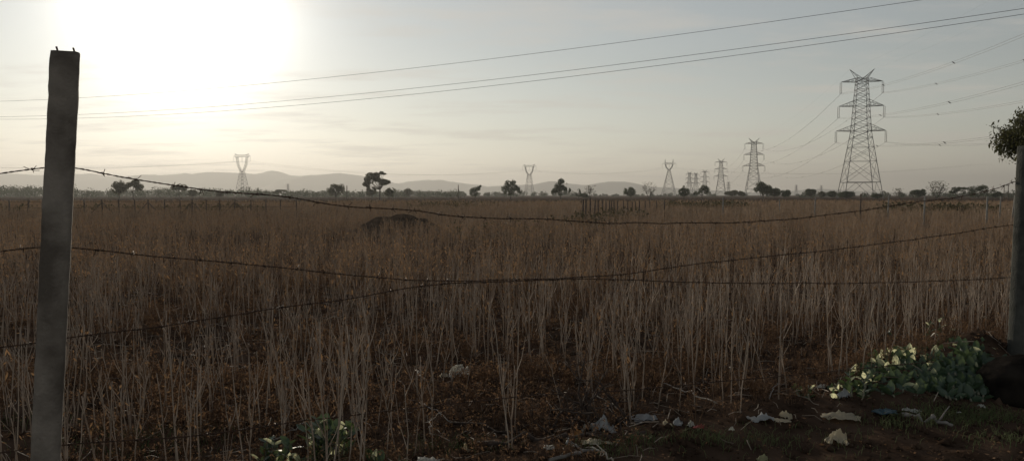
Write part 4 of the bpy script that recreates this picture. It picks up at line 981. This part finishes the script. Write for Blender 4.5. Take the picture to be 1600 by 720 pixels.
# conductors
def catenary(a, b, sag, n=40):
    s = np.linspace(0, 1, n)[:, None]; p = a + (b - a) * s; p[:, 2] -= (4 * sag * s * (1 - s))[:, 0]; return p
def cable(a, b, sag, r, label, twin=.0, group=None, spacers=0, m='cable'):
    p = catenary(np.array(a), np.array(b), sag); o = p[0].copy(); p -= o
    h = b - a; side = np.array([h[1], -h[0], 0]); side /= np.linalg.norm(side); g = Geo()
    if twin:
        for s in (-1, 1): g.tube(p + side * s * twin * .5 + (0, 0, s * twin * .35), r, 4)
        if spacers:
            t = thing('power_cable', label, 'power cable', tuple(o), group); g.obj('conductor_pair', M[m], t)
            for f in np.linspace(0, 1, spacers + 2)[1:-1]:
                q = np.array([np.interp(f, np.linspace(0, 1, len(p)), p[:, c]) for c in range(3)]); sp = Geo()
                sp.tube([-side * twin * .7 - (0, 0, twin * .5), (0, 0, 0), side * twin * .7 + (0, 0, twin * .5)], [.07, .12, .07], 6); sp.obj('spacer', M[m], t, loc=q)
            return
    else: g.tube(p, r, 4)
    tag(g.obj('power_cable', M[m], loc=tuple(o)), label, 'power cable', group)
lvn = ['bottom', 'middle', 'top']
dirn = np.array([math.sin(-yawA), math.cos(-yawA)])
p0 = np.array([p1[0] - 70, p1[1] - 358, 0])
class Fake: pass
A0 = Fake(); A0.rotation_euler = Fake(); A0.rotation_euler.z = yawA; A0.location = Fake(); A0.location.x, A0.location.y, A0.location.z = p0
for li, (z, hw) in enumerate(((27.0, 9.3), (36.8, 8.5), (46.4, 7.8))):
    for s, sn in ((-1, 'left'), (1, 'right')):
        q = (s * hw, 0, z - 4.6)
        cable(at(A1, q), at(A0, q), 9.0, .030, f'twin cables from the {lvn[li]} {sn} arm of the tallest pylon out of the right edge', .5, 'cables of the tallest pylon', 5)
        cable(at(A1, q), at(A2, (q[0] * .985, 0, q[2] * .985)), 9.5, .030, f'twin cables from the {lvn[li]} {sn} arm of the tallest pylon down to the second tallest', .5, 'cables of the tallest pylon', 5)
        cable(at(A2, (q[0] * .985, 0, q[2] * .985)), at(A3, q), 10, .03, f'faint twin cables on the {lvn[li]} {sn} arms between the second tallest and the hazy pylon', .5, 'cables of the far pylons')
for s, sn in ((-1, 'left'), (1, 'right')):
    q = (s * 4.6, 0, 51.3)
    cable(at(A1, q), at(A2, (q[0], 0, 51.3 * .985)), 6, .012, f'thin earth wire from the {sn} horn of the tallest pylon to the second tallest', 0, 'cables of the tallest pylon')
    cable(at(A1, q), at(A0, q), 6, .010, f'thin earth wire from the {sn} horn of the tallest pylon out of the right edge', 0, 'cables of the tallest pylon')
pB = [(-1, 'left'), (0, 'middle'), (1, 'right')]
for s, sn in pB:
    b1 = at(B1, (s * 16 * s1 * .97, 0, 62 * s1 - 4.2)); b2 = at(B2, (s * 11.5 * s2 * .97, 0, 46 * s2 - 4.2)); b3 = at(B3, (s * 11 * s3 * .97, 0, 50 * s3 - 4.2))
    cable(b1, b2, 9, .03, f'{sn} faint cable between the goblet shaped pylons', 0, 'cables of the window topped pylons')
    cable(b2, b3, 6, .03, f'{sn} faint cable from the slim goblet pylon to the horned pylon', 0, 'cables of the window topped pylons')
    e = b3 + np.array([330, -60, 2.]); cable(b3, e, 9, .028, f'{sn} faint cable running right from the horned pylon', 0, 'cables of the window topped pylons')
    e = b1 + np.array([-300, -180, 0.]); cable(b1, e, 9, .028, f'{sn} faint cable running left from the hazy goblet pylon', 0, 'cables of the window topped pylons')

# three thin service wires crossing the sky
def wireplane(pix, label):
    a = np.array([-46.0, 66.0]); b = np.array([19.5, 28.5]); n = np.array([-(b - a)[1], (b - a)[0]]); pts = []
    for px, py in pix:
        d = ray(px, py); t = (a @ n) / (d[:2] @ n); pts.append(np.array([0, 0, CAMH]) + d * t)
    pts = np.array(pts); s = np.r_[0, np.cumsum(np.linalg.norm(np.diff(pts[:, :2], axis=0), axis=1))]
    co = np.polyfit(s, pts[:, 2], 2); u = np.linspace(-12, s[-1] + 12, 60); xy = pts[0, :2] + (pts[-1, :2] - pts[0, :2]) / s[-1] * u[:, None]
    q = np.column_stack([xy, np.polyval(co, u)]); o = q[0].copy(); g = Geo(); g.tube(q - o, .0095, 5)
    tag(g.obj('overhead_wire', M['wirecab'], loc=tuple(o)), label, 'overhead wire', 'thin wires crossing the sky')
wireplane([(0, 159), (180, 149), (390, 133), (800, 89), (1100, 50), (1300, 21), (1440, 0), (1600, -25)], 'highest thin wire crossing the sky, leaving at the top edge')
wireplane([(0, 183), (345, 165), (800, 121), (1000, 98), (1200, 72), (1400, 42), (1600, 12)], 'middle thin wire crossing the whole sky')
wireplane([(0, 187), (345, 172), (800, 132), (1000, 108), (1200, 81), (1400, 51), (1600, 21)], 'lowest thin wire crossing the whole sky, close under the middle one')

# ------------------------------------------------------------------ haze
g = Geo(); g.box(-8200, 8200, -400, 9600, -1.6, 230)
hz = g.obj('haze', None) if False else None
me = bpy.data.meshes.new('haze')
V = [(x, y, z) for z in (-1.6, 230) for y in (-400, 9600) for x in (-8200, 8200)]
me.from_pydata(V, [], [(0, 2, 3, 1), (4, 5, 7, 6), (0, 1, 5, 4), (1, 3, 7, 5), (3, 2, 6, 7), (2, 0, 4, 6)])
hm = bpy.data.materials.new('haze'); hm.use_nodes = True; nt = hm.node_tree
nt.nodes.remove(nt.nodes['Principled BSDF']); pv = nt.nodes.new('ShaderNodeVolumePrincipled')
pv.inputs['Density'].default_value = .00025; pv.inputs['Color'].default_value = (.545, .545, .54, 1); pv.inputs['Anisotropy'].default_value = .42
nt.links.new(pv.outputs[0], nt.nodes['Material Output'].inputs['Volume']); me.materials.append(hm)
ho = bpy.data.objects.new('haze', me); COL.objects.link(ho); tag(ho, 'dusty evening haze in the air', kind='stuff')

# ------------------------------------------------------------------ sky, sun, camera
sd = ray(283, 2); sd = sd / np.linalg.norm(sd)
elev = math.asin(sd[2]); azim = math.atan2(sd[0], sd[1])
w = bpy.data.worlds.new('World'); sc.world = w; w.use_nodes = True; nt = w.node_tree; N = nt.nodes; L = nt.links
for n_ in list(N): N.remove(n_)
out = N.new('ShaderNodeOutputWorld')
sky = N.new('ShaderNodeTexSky'); sky.sky_type = 'NISHITA'; sky.sun_disc = False; sky.sun_elevation = elev; sky.sun_rotation = azim
sky.air_density = 1.2; sky.dust_density = 0.15; sky.ozone_density = 1.0; sky.altitude = 200
hs = N.new('ShaderNodeHueSaturation'); hs.inputs['Saturation'].default_value = .42; L.new(sky.outputs[0], hs.inputs['Color'])
bg = N.new('ShaderNodeBackground'); bg.inputs['Strength'].default_value = .083
# high thin cloud
tc = N.new('ShaderNodeTexCoord')
def math_(op, a, b=None, clamp=False):
    m = N.new('ShaderNodeMath'); m.operation = op; m.use_clamp = clamp
    for k, v in enumerate((a, b)):
        if v is None: continue
        if isinstance(v, (int, float)): m.inputs[k].default_value = v
        else: L.new(v, m.inputs[k])
    return m.outputs[0]
sep = N.new('ShaderNodeSeparateXYZ'); L.new(tc.outputs['Generated'], sep.inputs[0])
zz = math_('ADD', math_('MAXIMUM', sep.outputs[2], 0.0), .08)
comb = N.new('ShaderNodeCombineXYZ'); L.new(math_('DIVIDE', sep.outputs[0], zz), comb.inputs[0]); L.new(math_('DIVIDE', sep.outputs[1], zz), comb.inputs[1])
nz = N.new('ShaderNodeTexNoise'); nz.inputs['Scale'].default_value = 1.15; nz.inputs['Detail'].default_value = 7; nz.inputs['Roughness'].default_value = .6; cm = N.new('ShaderNodeMapping'); cm.inputs['Scale'].default_value = (.75, 1.5, 1); cm.inputs['Location'].default_value = (3.1, 1.7, 0); L.new(comb.outputs[0], cm.inputs[0]); L.new(cm.outputs[0], nz.inputs['Vector'])
mr = N.new('ShaderNodeMapRange'); mr.inputs['From Min'].default_value = .47; mr.inputs['From Max'].default_value = .68; mr.interpolation_type = 'SMOOTHSTEP'; L.new(nz.outputs[0], mr.inputs[0])
mixc = N.new('ShaderNodeMix'); mixc.data_type = 'RGBA'; mixc.inputs[7].default_value = (7.2, 6.7, 6.0, 1)
L.new(math_('MULTIPLY', mr.outputs[0], .50), mixc.inputs[0]); L.new(hs.outputs[0], mixc.inputs[6]); L.new(mixc.outputs[2], bg.inputs[0])
CORE = 11.0; WIDE = 0.26
# aureole of the veiled sun
vm = N.new('ShaderNodeVectorMath'); vm.operation = 'DOT_PRODUCT'; nv = N.new('ShaderNodeVectorMath'); nv.operation = 'NORMALIZE'; L.new(tc.outputs['Generated'], nv.inputs[0]); L.new(nv.outputs[0], vm.inputs[0]); vm.inputs[1].default_value = tuple(sd)
ang = math_('MULTIPLY', math_('ARCCOSINE', math_('MINIMUM', vm.outputs['Value'], .999999)), 180 / math.pi)
q = math_('DIVIDE', ang, 4.2)
core = math_('MULTIPLY', math_('EXPONENT', math_('MULTIPLY', ang, -1 / 2.15)), CORE)
wide = math_('MULTIPLY', math_('EXPONENT', math_('MULTIPLY', ang, -1 / 9.0)), WIDE)
b2 = N.new('ShaderNodeBackground'); b2.inputs[0].default_value = (1, .95, .86, 1); L.new(math_('ADD', core, wide), b2.inputs[1])
ad = N.new('ShaderNodeAddShader'); L.new(bg.outputs[0], ad.inputs[0]); L.new(b2.outputs[0], ad.inputs[1]); L.new(ad.outputs[0], out.inputs[0])
sl_ = bpy.data.lights.new('sun', 'SUN'); sl_.energy = 3.6; sl_.angle = rad(.6); sl_.color = (1, .88, .70)
so = bpy.data.objects.new('sun', sl_); COL.objects.link(so)
from mathutils import Vector
so.rotation_euler = Vector(tuple(sd)).to_track_quat('Z', 'Y').to_euler(); so.location = (0, 0, 50)
cam = bpy.data.cameras.new('camera'); cam.sensor_width = 36; cam.lens = 27; cam.clip_start = .05; cam.clip_end = 30000
co = bpy.data.objects.new('camera', cam); COL.objects.link(co); co.location = (0, 0, CAMH); co.rotation_euler = (math.pi / 2 - TH, 0, 0)
sc.camera = co
vs = sc.view_settings; vs.view_transform = 'Standard'; vs.look = 'None'; vs.gamma = 1; vs.exposure = 0
cy = sc.cycles; cy.max_bounces = 6; cy.diffuse_bounces = 3; cy.glossy_bounces = 2; cy.transmission_bounces = 3; cy.transparent_max_bounces = 8; cy.volume_bounces = 1
cy.use_denoising = True; cy.sample_clamp_indirect = 6
